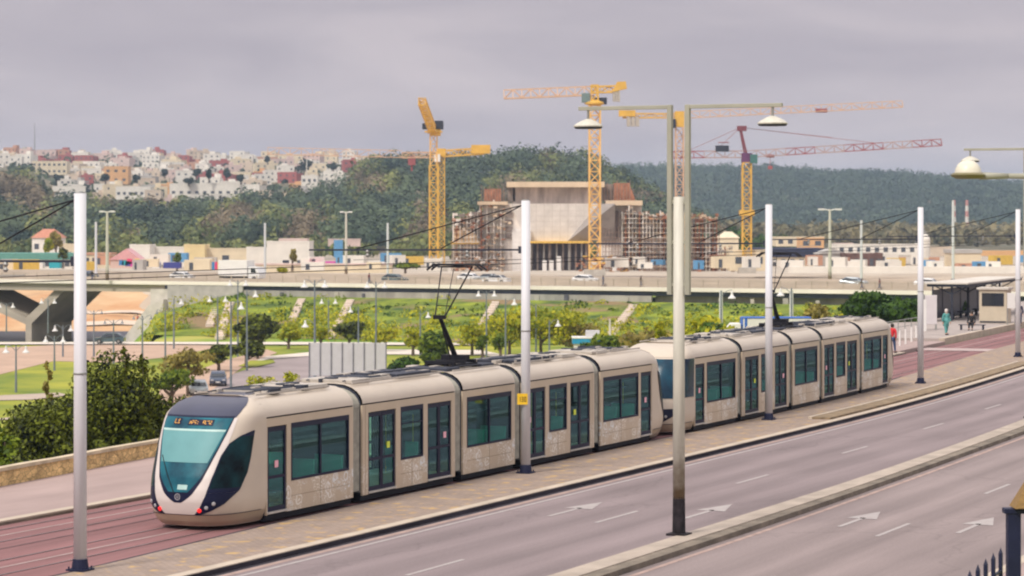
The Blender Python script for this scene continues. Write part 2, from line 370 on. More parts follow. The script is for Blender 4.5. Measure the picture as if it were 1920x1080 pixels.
def groundmat():
    m=mat('ground_cover',(.16,.15,.07),.95,var=.35,scale=.08,col2=(.34,.25,.16),bump=.3,bscale=1.0)
    t=m.node_tree; p=t.nodes['Principled BSDF']; lk=p.inputs['Base Color'].links[0].from_socket
    c=nd(t,'ShaderNodeTexCoord'); s=nd(t,'ShaderNodeSeparateXYZ'); t.links.new(c.outputs['Object'],s.inputs[0])
    def band(col,a,b,scale,lo,hi,prev):
        r=nd(t,'ShaderNodeMapRange'); r.inputs[1].default_value=a; r.inputs[2].default_value=b; t.links.new(s.outputs[1],r.inputs[0])
        n=nd(t,'ShaderNodeTexNoise'); n.inputs['Scale'].default_value=scale; n.inputs['Detail'].default_value=6; t.links.new(c.outputs['Object'],n.inputs['Vector'])
        rr=ramp(t,n.outputs[0],[(.36,lo),(.62,hi)])
        mm=nd(t,'ShaderNodeMix',data_type='RGBA'); t.links.new(r.outputs[0],mm.inputs[0]); t.links.new(prev,mm.inputs[6]); t.links.new(rr.outputs[0],mm.inputs[7]); return mm.outputs[2]
    a=band(0,300,302,.11,(.10,.17,.015),(.42,.36,.05),lk) if False else lk
    o=band(0,150,170,.09,(.12,.24,.01),(.36,.34,.06),a)       # park lawns and sandy ground
    o=band(0,470,480,.05,(.40,.31,.23),(.50,.42,.33),o)        # bare ochre earth beyond the bridge
    o=band(0,620,700,.03,(.33,.27,.21),(.46,.40,.33),o)        # building site dust
    o=band(0,1000,1060,.02,(.05,.065,.03),(.20,.16,.10),o)     # wooded hills
    t.links.new(o,p.inputs['Base Color']); return m
o=mb.build('ground',groundmat(),smooth=True); struct(o)
# grassy bank below the bridge: a sheet laid just above the terrain
def bankmat():
    m=mat('bank_grass',(.02,.08,.003),.95,var=.3,scale=.2,col2=(.25,.30,.008),detail=8,bump=.4,bscale=2)
    t=m.node_tree; p=t.nodes['Principled BSDF']; lk=p.inputs['Base Color'].links[0].from_socket
    c=nd(t,'ShaderNodeTexCoord'); n=nd(t,'ShaderNodeTexNoise'); n.inputs['Scale'].default_value=.085; n.inputs['Detail'].default_value=7;
    mp=nd(t,'ShaderNodeMapping'); mp.inputs['Location'].default_value=(40,7,3); t.links.new(c.outputs['Object'],mp.inputs[0]); t.links.new(mp.outputs[0],n.inputs['Vector'])
    r=nd(t,'ShaderNodeMapRange'); r.inputs[1].default_value=.55; r.inputs[2].default_value=.62; t.links.new(n.outputs[0],r.inputs[0])
    mm=nd(t,'ShaderNodeMix',data_type='RGBA'); t.links.new(r.outputs[0],mm.inputs[0]); t.links.new(lk,mm.inputs[6]); mm.inputs[7].default_value=(.22,.15,.07,1)
    t.links.new(mm.outputs[2],p.inputs['Base Color']); return m
M_bank=bankmat()
mb=MB(); mb.grid([[BR(t,q,terr(*BR(t,q)[:2])+.12) for t in np.arange(-66,112,2.0)] for q in np.arange(2.0,46,2.0)])
o=mb.build('grass_bank',M_bank,smooth=True); struct(o)
# mown lawn and paths of the park (flat at -9.5)
M_lawn=mat('lawn',(.12,.19,.006),.95,var=.15,scale=.1,col2=(.34,.33,.02),detail=6)
M_path=mat('park_path',(.40,.32,.26),.9,var=.12,scale=.2)
M_pathp=mat('park_path_pink',(.44,.30,.22),.9,var=.12,scale=.2)
M_street=mat('park_street',(.27,.22,.22),.9,var=.12,scale=.15)
M_kl=mat('path_edging',(.62,.55,.48),.9,var=.08)
M_ochre=mat('ochre_earth',(.58,.27,.11),.95,var=.2,scale=.07,col2=(.60,.42,.24),detail=6)
def groundpoly(name,pts,m,z=-9.46):
    P=[]
    for u,v in pts:
        Y=F*(CZ-z)/(v-H0); P.append((gx(u,Y),Y,z))
    mb=MB(); mb.add(P,[tuple(reversed(range(len(P)))) if False else tuple(range(len(P)))])
    o=mb.build(name,m); struct(o); return o
mb=MB(); mb.add([(-260,120,-9.45),(110,120,-9.45),(110,366,-9.45),(-260,366,-9.45)],[(0,1,2,3)]); struct(mb.build('lawn',M_lawn))
groundpoly('park_path',[(-400,655),(0,652),(120,646),(360,643),(410,650),(330,668),(210,680),(100,677),(0,702),(-400,740)],M_pathp,-9.42)
groundpoly('park_path',[(-400,745),(-20,742),(110,736),(130,741),(60,749),(-400,760)],M_path,-9.39)
groundpoly('park_path',[(-400,792),(-20,786),(60,778),(150,770),(150,778),(-400,812)],M_path,-9.39)
groundpoly('park_street',[(330,900),(330,735),(440,700),(520,672),(620,664),(700,668),(700,900)],M_street,-9.42)
groundpoly('park_footway',[(290,900),(300,720),(420,676),(500,655),(520,661),(455,688),(380,745),(360,900)],M_pathp,-9.38)
groundpoly('park_kerb',[(470,680),(500,668),(622,656),(700,655),(900,656),(960,668),(960,674),(900,665),(700,664),(622,664),(505,673)],M_kl,-9.36)
groundpoly('grass_island',[(447,686),(470,676),(512,675),(516,679),(480,688)],M_lawn,-9.33)
#groundpoly('bare_earth',[(-400,597),(-60,597),(150,600),(272,606),(268,640),(-400,641)],M_ochre,-9.44)
#groundpoly('water_channel',[(-400,641),(-400,624),(150,626),(265,628),(270,640)],mat('channel_shade',(.035,.035,.05),.6,var=.3),-9.30)
groundpoly('park_road',[(-400,646),(-400,642),(300,641),(560,641),(900,643),(900,647),(300,645)],M_kl,-9.28)
# (earth slopes)
# seen under the bridge (ochre cut with two tracks)
M_ochre_=mat('ochre_earth_far',(.58,.27,.11),.95,var=.2,scale=.07,col2=(.60,.42,.24),detail=6)
rows=[]
for Y in np.arange(497,634,5.0):
    rows.append([(gx(u,Y),Y,-13.5+7.8*min(1,(Y-499)/126)+1.1*mnoise.noise(Vector((u*.02,Y*.03,3)))*sm((Y-505)/30)) for u in np.arange(-260,300,14)])
mb=MB(); mb.grid(rows); o=mb.build('earth_slope',M_ochre,smooth=True); struct(o)
mb=MB(); mb.grid([[(gx(u,Y),Y,-13.45) for u in np.arange(-260,272,20)] for Y in (436,450,470,490,503)]); o=mb.build('water_channel',mat('channel_shade',(.03,.03,.05),.5,var=.3)); struct(o)  # near-black colour is channel water with the bridge's shade painted in
M_track=mat('dirt_track',(.62,.50,.40),.95,var=.12,scale=.2)
def slopestrip(pts,w):
    P=[]
    for (u,Y) in pts:
        z=-13.5+7.8*min(1,(Y-499)/126)+1.1*mnoise.noise(Vector((u*.02,Y*.03,3)))*sm((Y-505)/30)+.25
        P.append([(gx(u,Y)-.0,Y-w,z-.06*w),(gx(u,Y),Y+w,z+.06*w)])
    mb=MB(); mb.grid(P); o=mb.build('dirt_track',M_track); struct(o)
slopestrip([(u,512+ (u-150)*.02) for u in range(150,290,10)],4); slopestrip([(u,545-(u+60)*.03) for u in range(-60,280,10)],2.5)
# ------------------------------------------------------------ avenue and tramway
def RL(s): return 2.6-.25*sm((s-45)/60)                       # kerb face of the tram island
def BED(s): return lerp_tab([(-30,.0),(0,0),(6,-.3),(10,-.52),(16,-.6),(50,-.74),(60,-.9),(75,-1.9),(105,-2.9),(130,-3.3),(400,-3.3)],s)
def DL(s): return 9.95-1.15*sm((s-20)/50)
def DR(s): return 10.95-.95*sm((s-12)/60)
S0,S1=-34,330
strip('road_far_carriageway',RL,DL,S0,S1,0.0,M_asph)
strip('road_near_carriageway',DR,18.6,S0,S1,0.0,M_asph2)
strip('tram_island',lambda s:BED(s)+.0,lambda s:RL(s)-.32,S0,S1,.12,M_paver,thick=.3)
strip('tram_island_kerb',lambda s:RL(s)-.32,RL,S0,S1,.135,M_kerb,thick=.3)
strip('divider_kerb',DL,lambda s:DL(s)+.62,S0,S1,.15,mat('divider_stone',(.37,.31,.26),.85,var=.18,scale=1.0,bump=.3),thick=.3)
strip('divider_slab',lambda s:DL(s)+.62,DR,S0,S1,.128,M_kerbd,thick=.3)
strip('track_bed',-6.85,BED,S0,S1,.08,M_redbed,thick=.3)
strip('far_kerb',-7.2,-6.85,S0,100,.19,M_kerb,thick=.3)
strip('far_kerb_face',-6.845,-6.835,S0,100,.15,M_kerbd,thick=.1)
strip('left_pavement',lambda s:-12.26-.105*(min(s,50)-15)-.2,-7.2,S0,100,.12,M_side,thick=.4)
strip('right_kerb',18.6,18.9,S0,S1,.13,M_kerb,thick=.3)
strip('right_pavement',18.9,20.1,S0,S1,.12,M_side,thick=.3)
strip('verge_grass',20.1,34,S0,S1,.08,M_lawn)
for o_ in (-2.05,-5.55): strip('track_joint_line',o_-.045,o_+.045,S0,S1,.088,M_joint)
strip('track_joint_line',-4.10,-4.0,S0,S1,.088,M_groove)
strip('edge_joint_shade',lambda s:BED(s)-.22,lambda s:BED(s)-.04,S0,78,.09,M_kface)  # dark edge joint, carried along the tram as its painted shade
for c in(-2.05,-5.55):
    for d in(-.7175,.7175):
        strip('rail_groove',c+d-.045,c+d+.045,S0,S1,.087,M_groove); strip('tram_rail',c+d-.02,c+d+.02,S0,S1,.094,M_rail)
strip('kerb_face_shade',lambda s:RL(s)+.004,lambda s:RL(s)+.016,S0,S1,.112,M_kface,thick=.12)  # thin proud strip, the shade of the kerb face painted near black
strip('edge_strip',lambda s:RL(s)+.016,lambda s:RL(s)+.17,S0,S1,.0045,M_kface)  # added dark strip on the road for the shade at the kerb foot
strip('edge_line',lambda s:RL(s)+.62,lambda s:RL(s)+.74,S0,S1,.005,M_paint)
strip('kerb_line',lambda s:RL(s)+.24,lambda s:RL(s)+.42,S0,S1,.005,M_painto)
strip('kerb_line',lambda s:DR(s)+.22,lambda s:DR(s)+.36,S0,S1,.005,M_painto)
strip('kerb_line',lambda s:DL(s)-.25,lambda s:DL(s)-.12,S0,S1,.005,M_painto)
for k in range(-3,20):
    s=3.05+11.1*k; f=.9*sm((s-25)/60)
    strip('lane_dash',6.55-f,6.67-f,s,s+3,.006,M_paint); strip('lane_dash',14.1-f*.3,14.22-f*.3,s+.2,s+3.2,.006,M_paint)
def arrow(s,off,flip):
    mb=MB(); c=[(-1.9,-.07),(.3,-.07),(.1,-.42),(1.9,0),(.1,.42),(.3,.07),(-1.9,.07)]
    k=-1 if flip else 1; z=.0075
    P=[PT(s+k*a,off+b*k,z) for a,b in c]
    mb.add([P[i] for i in(0,1,5,6,2,3,4)],[(0,1,2,3) if not flip else (0,1,2,3),(4,5,6)]); mb.f=[tuple(reversed(f)) for f in mb.f]
    o=mb.build('lane_arrow',M_paint); struct(o)
arrow(17.9,8.4,False); arrow(16.9,4.9,False); arrow(17.8,12.7,False); arrow(17.7,15.85,False)
arrow(67,7.6,False)
# gravelly planted strip near the stop
strip('island_planting',lambda s:RL(s)-1.15,lambda s:RL(s)-.42,49,92,.2,mat('dry_planting',(.22,.16,.10),.95,var=.4,scale=2,uv=True),thick=.1)
strip('island_planting_kerb',lambda s:RL(s)-1.3,lambda s:RL(s)-1.15,49,92,.22,M_kerb,thick=.2)
# crossing over the tracks and platform of the stop
strip('crossing',-8.0,lambda s:BED(s),104.5,107.5,.1,mat('crossing_concrete',(.40,.31,.30),.9,var=.1))
strip('platform',-16.0,-7.6,113,240,.42,mat('platform_concrete',(.34,.29,.27),.9,var=.15,scale=.8),thick=.5)
strip('platform_edge_kerb',-7.6,-7.25,113,240,.44,M_kerb,thick=.6)
strip('platform_ramp',-13.5,-7.2,100,113,.25,M_side,thick=.4)
# ------------------------------------------------------------ tram
def bodymat(name,base,deco):
    m=mat(name,base,.42,.15,var=.05,scale=.8,coat=.25)
    if not deco: return m
    t=m.node_tree; p=t.nodes['Principled BSDF']; lk=p.inputs['Base Color'].links[0].from_socket
    c=nd(t,'ShaderNodeTexCoord'); s=nd(t,'ShaderNodeSeparateXYZ'); t.links.new(c.outputs['Object'],s.inputs[0])
    # pale arabesque rings and curls printed on the lower panels
    zz=nd(t,'ShaderNodeMapRange'); zz.inputs[1].default_value=1.12; zz.inputs[2].default_value=.95; t.links.new(s.outputs[2],zz.inputs[0])
    cx=nd(t,'ShaderNodeCombineXYZ'); t.links.new(s.outputs[0],cx.inputs[0]); t.links.new(s.outputs[2],cx.inputs[1])
    v=nd(t,'ShaderNodeTexVoronoi',feature='F1'); v.inputs['Scale'].default_value=1.7; nz=nd(t,'ShaderNodeTexNoise'); nz.inputs['Scale'].default_value=2.5; nz.inputs['Detail'].default_value=2; t.links.new(cx.outputs[0],nz.inputs['Vector']); ll=nd(t,'ShaderNodeMix',data_type='RGBA',blend_type='LINEAR_LIGHT'); ll.inputs[0].default_value=.16; t.links.new(cx.outputs[0],ll.inputs[6]); t.links.new(nz.outputs['Color'],ll.inputs[7]); t.links.new(ll.outputs[2],v.inputs['Vector'])
    w1=nd(t,'ShaderNodeMath',operation='MULTIPLY'); w1.inputs[1].default_value=30; t.links.new(v.outputs[0],w1.inputs[0])
    sn=nd(t,'ShaderNodeMath',operation='SINE'); t.links.new(w1.outputs[0],sn.inputs[0])
    r1=nd(t,'ShaderNodeMapRange'); r1.inputs[1].default_value=.1; r1.inputs[2].default_value=.7; t.links.new(sn.outputs[0],r1.inputs[0])
    lim=nd(t,'ShaderNodeMapRange'); lim.inputs[1].default_value=.46; lim.inputs[2].default_value=.40; t.links.new(v.outputs[0],lim.inputs[0])
    n=nd(t,'ShaderNodeTexNoise'); n.inputs['Scale'].default_value=1.1; n.inputs['Detail'].default_value=2; t.links.new(cx.outputs[0],n.inputs['Vector'])
    r2=nd(t,'ShaderNodeMapRange'); r2.inputs[1].default_value=.40; r2.inputs[2].default_value=.52; t.links.new(n.outputs[0],r2.inputs[0])
    n2=nd(t,'ShaderNodeTexNoise'); n2.inputs['Scale'].default_value=7; n2.inputs['Detail'].default_value=3; n2.inputs['Distortion'].default_value=1.5; t.links.new(cx.outputs[0],n2.inputs['Vector'])
    r3=nd(t,'ShaderNodeMapRange'); r3.inputs[1].default_value=.40; r3.inputs[2].default_value=.62; t.links.new(n2.outputs[0],r3.inputs[0])
    def mul(a,b):
        q=nd(t,'ShaderNodeMath',operation='MULTIPLY'); t.links.new(a,q.inputs[0]); 
        if isinstance(b,float): q.inputs[1].default_value=b
        else: t.links.new(b,q.inputs[1])
        return q.outputs[0]
    a=mul(mul(r1.outputs[0],lim.outputs[0]),zz.outputs[0])
    # finer filigree in patches
    v2=nd(t,'ShaderNodeTexVoronoi',feature='F1'); v2.inputs['Scale'].default_value=4.5; t.links.new(cx.outputs[0],v2.inputs['Vector'])
    w2=nd(t,'ShaderNodeMath',operation='MULTIPLY'); w2.inputs[1].default_value=26; t.links.new(v2.outputs[0],w2.inputs[0]); s2=nd(t,'ShaderNodeMath',operation='SINE'); t.links.new(w2.outputs[0],s2.inputs[0])
    q1=nd(t,'ShaderNodeMapRange'); q1.inputs[1].default_value=-.2; q1.inputs[2].default_value=.6; t.links.new(s2.outputs[0],q1.inputs[0])
    b=mul(mul(q1.outputs[0],r2.outputs[0]),zz.outputs[0]); b=mul(mul(b,r3.outputs[0]),1.1)
    ad=nd(t,'ShaderNodeMath',operation='ADD'); ad.use_clamp=True; a=mul(a,.85); t.links.new(a,ad.inputs[0]); t.links.new(b,ad.inputs[1]); a=ad.outputs[0]
    hue=ramp(t,v.outputs['Color'],[(0,(.78,.76,.74)),(.45,(.72,.75,.78)),(.6,(.50,.40,.32)),(.8,(.80,.77,.72))],'CONSTANT')
    mm=nd(t,'ShaderNodeMix',data_type='RGBA'); t.links.new(a,mm.inputs[0]); t.links.new(lk,mm.inputs[6]); t.links.new(hue.outputs[0],mm.inputs[7])
    # grime low down
    t.links.new(mm.outputs[2],p.inputs['Base Color']); return m
T_body=bodymat('tram_champagne_paint',(.53,.435,.33),True)
T_roof=bodymat('tram_roof_paint',(.56,.48,.395),False)
T_white=bodymat('tram_nose_paint',(.66,.60,.57),False)
T_skirt=bodymat('tram_skirt_paint',(.42,.33,.24),False)
T_hood=mat('tram_hood_navy',(.03,.035,.075),.35,var=.1,coat=.2)
T_trim=mat('tram_trim_navy',(.006,.009,.035),.4,var=.1,spec=.22)
T_seam=mat('panel_gap',(.30,.235,.17),.8)
T_bel=mat('bellows_grey',(.31,.30,.26),.8,var=.2,scale=4)
T_glass=glassmat('tram_tinted_glass',(.74,.97,.88),.03,.01,(.5,.68,.9))
T_screen=mat('windscreen_glass',(.004,.045,.09),.4,var=.3,scale=1.2,spec=.2,col2=(.015,.15,.20))
T_blind=mat('sun_blind_teal',(.12,.30,.32),.5,var=.06,spec=.3)
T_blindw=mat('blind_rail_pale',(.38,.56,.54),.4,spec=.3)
T_cabg=mat('cab_side_glass',(.003,.004,.010),.25,var=.5,scale=1.5,spec=.12,col2=(.008,.04,.05))
T_seat=mat('seat_teal',(.06,.36,.33),.6)
T_int=mat('interior_panel',(.12,.15,.15),.6)
T_sill=mat('door_sill_alu',(.55,.53,.50),.4,.4)
T_stkY=mat('sticker_yellow_green',(.62,.72,.06),.5)
T_stkP=mat('sticker_pink',(.80,.42,.50),.5)
T_lampR=mat('tail_lamp_red',(.75,.02,.02),.3,emit=((1,.03,.03),.6))
T_lampW=mat('headlamp_lens',(.42,.42,.44),.3)
T_amberdim=mat('display_amber_dim',(.55,.28,.05),.5,emit=((1,.45,.08),.30))
T_chrome=mat('badge_silver',(.6,.6,.62),.25,.8)
HW=1.325
def roofprof():   # y,z from the right eave up and over to the left
    p=[(-HW,2.76),(-HW+.015,2.86),(-HW+.07,2.98),(-HW+.18,3.10),(-HW+.34,3.20),(-HW+.55,3.27),(-.45,3.30)]
    return p+[(-a,b) for a,b in reversed(p)]
def roofshell(mb,x0,x1):
    pr=roofprof(); n=6
    mb.grid([[(x0+(x1-x0)*i/n,y,z) for y,z in pr] for i in range(n+1)]); 
    mb.f=[tuple(reversed(f)) for f in mb.f]
def make_section(name,x0,x1,items,floor0=None,floor1=None):
    """body shell of one car section with real openings; items: (kind,a,b) on both sides"""
    edges=[]; x=x0
    for k,a,b in sorted(items,key=lambda t:t[1]):
        if a>x: edges.append(('s',x,a))
        edges.append((k,a,b)); x=b
    if x<x1: edges.append(('s',x,x1))
    mb=MB()
    for sgn in(-1,1):
        ya,yb=sorted((sgn*HW,sgn*(HW-.06)))
        for k,a,b in edges:
            if k=='s': mb.box(a,b,ya,yb,.22,2.72)
            elif k=='w': mb.box(a,b,ya,yb,.22,1.0); mb.box(a,b,ya,yb,2.52,2.72)
            else: mb.box(a,b,ya,yb,2.50,2.72)
        # dark gutter under the cornice
    pr_=[(-HW+.062,.27),(HW-.062,.27),(HW-.062,2.72)]+[(-a*.95,b-.03) for a,b in roofprof()][0:]+[(-HW+.062,2.72)]
    mb.mi(1)
    for xx in(x0+.003,x1-.043): mb.prism(pr_,'x',xx,xx+.04)
    sec=mb.build('car_section',[T_body,M_dark])
    r=MB(); roofshell(r,x0,x1); ro=r.build('roof_panel',T_roof,sec,smooth=True)
    g=MB()
    for sgn in(-1,1): ya,yb=sorted((sgn*(HW-.03),sgn*(HW-.06))); MB().box(x0,x1,ya,yb,2.72,2.76).build('edge_strip',M_black,sec)
    g.box(x0+.02,x1-.02,-1.26,1.26,.06,.255); g.build('underframe',M_black,sec)
    i_=MB(); i_.box(x0,x1,-HW+.07,HW-.07,.30,.36); i_.mi(1).box(x0,x1,-HW+.07,HW-.07,2.60,2.64)
    i_.mi(2)
    for sgn in(-1,1):
        ya,yb=sorted((sgn*(HW-.064),sgn*(HW-.085)))
        for k,a,b in edges:
            if k=='s': i_.box(a+.01,b-.01,ya,yb,.37,2.59)
            elif k=='w': i_.box(a+.01,b-.01,ya,yb,.37,.99)
    i_.build('interior_lining',[M_grey,T_int,M_dark],sec)
    for k,a,b in edges:
        if k=='s': continue
        for sgn in(-1,1):
            y=sgn*(HW-.015)
            if k=='w':
                q=MB(); q.beam((a+.06,sgn*.9,2.02),(b-.06,sgn*.9,2.02),.05,.07); q.beam((a+.06,sgn*1.18,2.32),(b-.06,sgn*1.18,2.32),.10,.16); q.build('hand_rail',M_dark,sec)
                q=MB(); ya,yb=sorted((y,y-sgn*.02)); q.box(a+.05,b-.05,ya,yb,1.05,2.47)
                q.mi(1); ya,yb=sorted((sgn*(HW+.008),sgn*(HW-.05)))
                q.box(a,b,ya,yb,1.0,1.06); q.box(a,b,ya,yb,2.38,2.52); q.box(a,a+.06,ya,yb,1.06,2.38); q.box(b-.06,b,ya,yb,1.06,2.38)
                if b-a>2: c=(a+b)/2; q.box(c-.04,c+.04,ya,yb,1.06,2.38)
                else: q.box(a+.06,b-.06,ya,yb,2.02,2.05)
                q.build('window',[T_glass,T_trim],sec)
            else:
                q=MB(); ya,yb=sorted((sgn*(HW-.02),sgn*(HW-.06)))
                leaves=[(a+.02,b-.02)] if b-a<1.2 else [(a+.02,(a+b)/2-.008),((a+b)/2+.008,b-.02)]
                for li,(c,d) in enumerate(leaves):
                    q.mi(1); q.box(c,c+.075,ya,yb,.30,2.48); q.box(d-.075,d,ya,yb,.30,2.48); q.box(c+.075,d-.075,ya,yb,2.36,2.48); q.box(c+.075,d-.075,ya,yb,.30,.42); q.box(c+.075,d-.075,ya,yb,1.14,1.22)
                    q.mi(0); y1=sgn*(HW-.035); yc,yd=sorted((y1,y1-sgn*.012)); q.box(c+.075,d-.075,yc,yd,.42,1.14); q.box(c+.075,d-.075,yc,yd,1.22,2.36)
                    if li==len(leaves)-1:
                        q.mi(2 if (round(a*3)%2) else 3); ys_,ye=sorted((sgn*(HW-.03),sgn*(HW-.018))); cc=(c+d)/2
                        q.box(cc-.09,cc+.09,ys_,ye,1.42,1.60)
                q.mi(4); ys_,ye=sorted((sgn*(HW+.03),sgn*(HW-.07))); q.box(a,b,ys_,ye,.245,.295)
                q.build('door',[T_glass,T_trim,T_stkY,T_stkP,T_sill],sec)
    g=MB(); 
    for sgn in(-1,1):
        ya,yb=sorted((sgn*(HW-.004),sgn*(HW+.003)))
        for k,a,b in edges:
            if k=='w':
                g.box((a+b)/2-.012,(a+b)/2+.012,ya,yb,.24,.985); g.box(a,b,ya,yb,.60,.615)
            if k=='s' and b-a>.3: g.box((a+b)/2-.01,(a+b)/2+.01,ya,yb,.24,2.70)
    g.box(x0+.05,x1-.05,-.02,.02,.262,.29); g.build('panel_seam',T_seam,sec)
    # seats
    for k,a,b in edges:
        if k=='w':
            n=2 if b-a>2 else 1
            for j in range(n*2):
                xx=a+(b-a)*(j+.5)/(n*2)
                for sgn in(-1,1):
                    q=MB(); y0,y1=sorted((sgn*.35,sgn*1.2))
                    if b-a<2: y0,y1=sorted((sgn*.8,sgn*1.2))
                    q.box(xx-.22,xx+.22,y0,y1,.72,.82); sx=.20 if j%2 else -.26
                    q.prism([(xx+sx,.80),(xx+sx+.07,.80),(xx+sx+(.10 if j%2 else -.03),1.42),(xx+sx+(.04 if j%2 else -.09),1.42)],'y',y0,y1)
                    q.mi(1).box(xx-.1,xx+.1,(y0+y1)/2-.06,(y0+y1)/2+.06,.36,.72)
                    q.build('seat',[T_seat,M_grey],sec)
    for k,a,b in edges:
        if k=='d':
            q=MB(); xx=(a+b)/2
            for yy in(-.45,.45): q.tube([(xx,yy,.36),(xx,yy,2.6)],.02,6)
            q.build('grab_pole',M_yel,sec)
    return sec
# ---- nose: plan superellipse at every height; x counts forward from the start of the taper
NL=[(.10,1.85),(.22,1.98),(.45,2.12),(.75,2.19),(1.0,2.17),(1.35,2.08),(1.8,1.88),(2.2,1.68),(2.5,1.50),(2.7,1.35),(2.87,1.18),(3.0,.98),(3.1,.76),(3.18,.48),(3.24,.15),(3.28,-.15),(3.30,-.5)]
NWz=[(.10,1.14),(.22,1.22),(.45,1.30),(.7,HW+.004),(2.72,HW+.004),(2.86,HW-.012),(2.98,HW-.07),(3.10,HW-.18),(3.20,HW-.34),(3.27,HW-.55),(3.30,HW-.85)]
NA=.64
def NS(th,z,off=0.0):
    L_=lerp_tab(NL,z); W_=lerp_tab(NWz,z)
    def P(t,zz):
        l=lerp_tab(NL,zz); w_=lerp_tab(NWz,zz); c=max(0,math.cos(t)); s=math.sin(t)
        return Vector(((l+.0)*c**NA if l>0 else l*c**NA, w_*math.copysign(abs(s)**NA,s), zz))
    p=P(th,z)
    if off:
        e=.02; t1=max(-math.pi/2+1e-3,th-e); t2=min(math.pi/2-1e-3,th+e)
        a=P(t2,z)-P(t1,z); b=P(th,min(3.3,z+.03))-P(th,z-.03); n=a.cross(b)
        if n.length>1e-9:
            n.normalize(); p=p+n*off
            if n.x<0 and False: pass
    return p
def thx(x,z):       # angle where the plan reaches x
    l=lerp_tab(NL,z); c=min(1,max(0,x/l)); return math.acos(c**(1/NA))
def zs(a,b,n): return [a+(b-a)*i/n for i in range(n+1)]
def patch(zl,f0,f1,off,n=28):
    rows=[]
    for z in zl:
        a,b=f0(z),f1(z); rows.append([NS(a+(b-a)*j/n,z,off) for j in range(n+1)])
    return MB().grid(rows)
def tb(t): return lambda z: rad(lerp_tab(t,z))
thw=tb([(.72,1),(.94,9),(1.3,18),(1.68,24),(2.06,30),(2.44,36),(2.82,40),(3.2,41)])
fF=tb([(.40,9),(.46,12),(.62,17),(.9,23),(1.14,26),(1.5,30.5),(1.88,34.5),(2.18,42),(2.36,56),(2.46,73),(2.48,76)])
fR=tb([(.40,14),(.5,28),(.68,46),(1.0,65),(1.42,73),(1.8,75.5),(2.2,76.5),(2.48,77.2)])
brw=tb([(2.78,40),(3.0,50),(3.14,60),(3.22,66),(3.3,68)])
def TY(y,z): w_=lerp_tab(NWz,z); return math.copysign(math.asin(min(1,(abs(y)/w_)**(1/NA))),y)
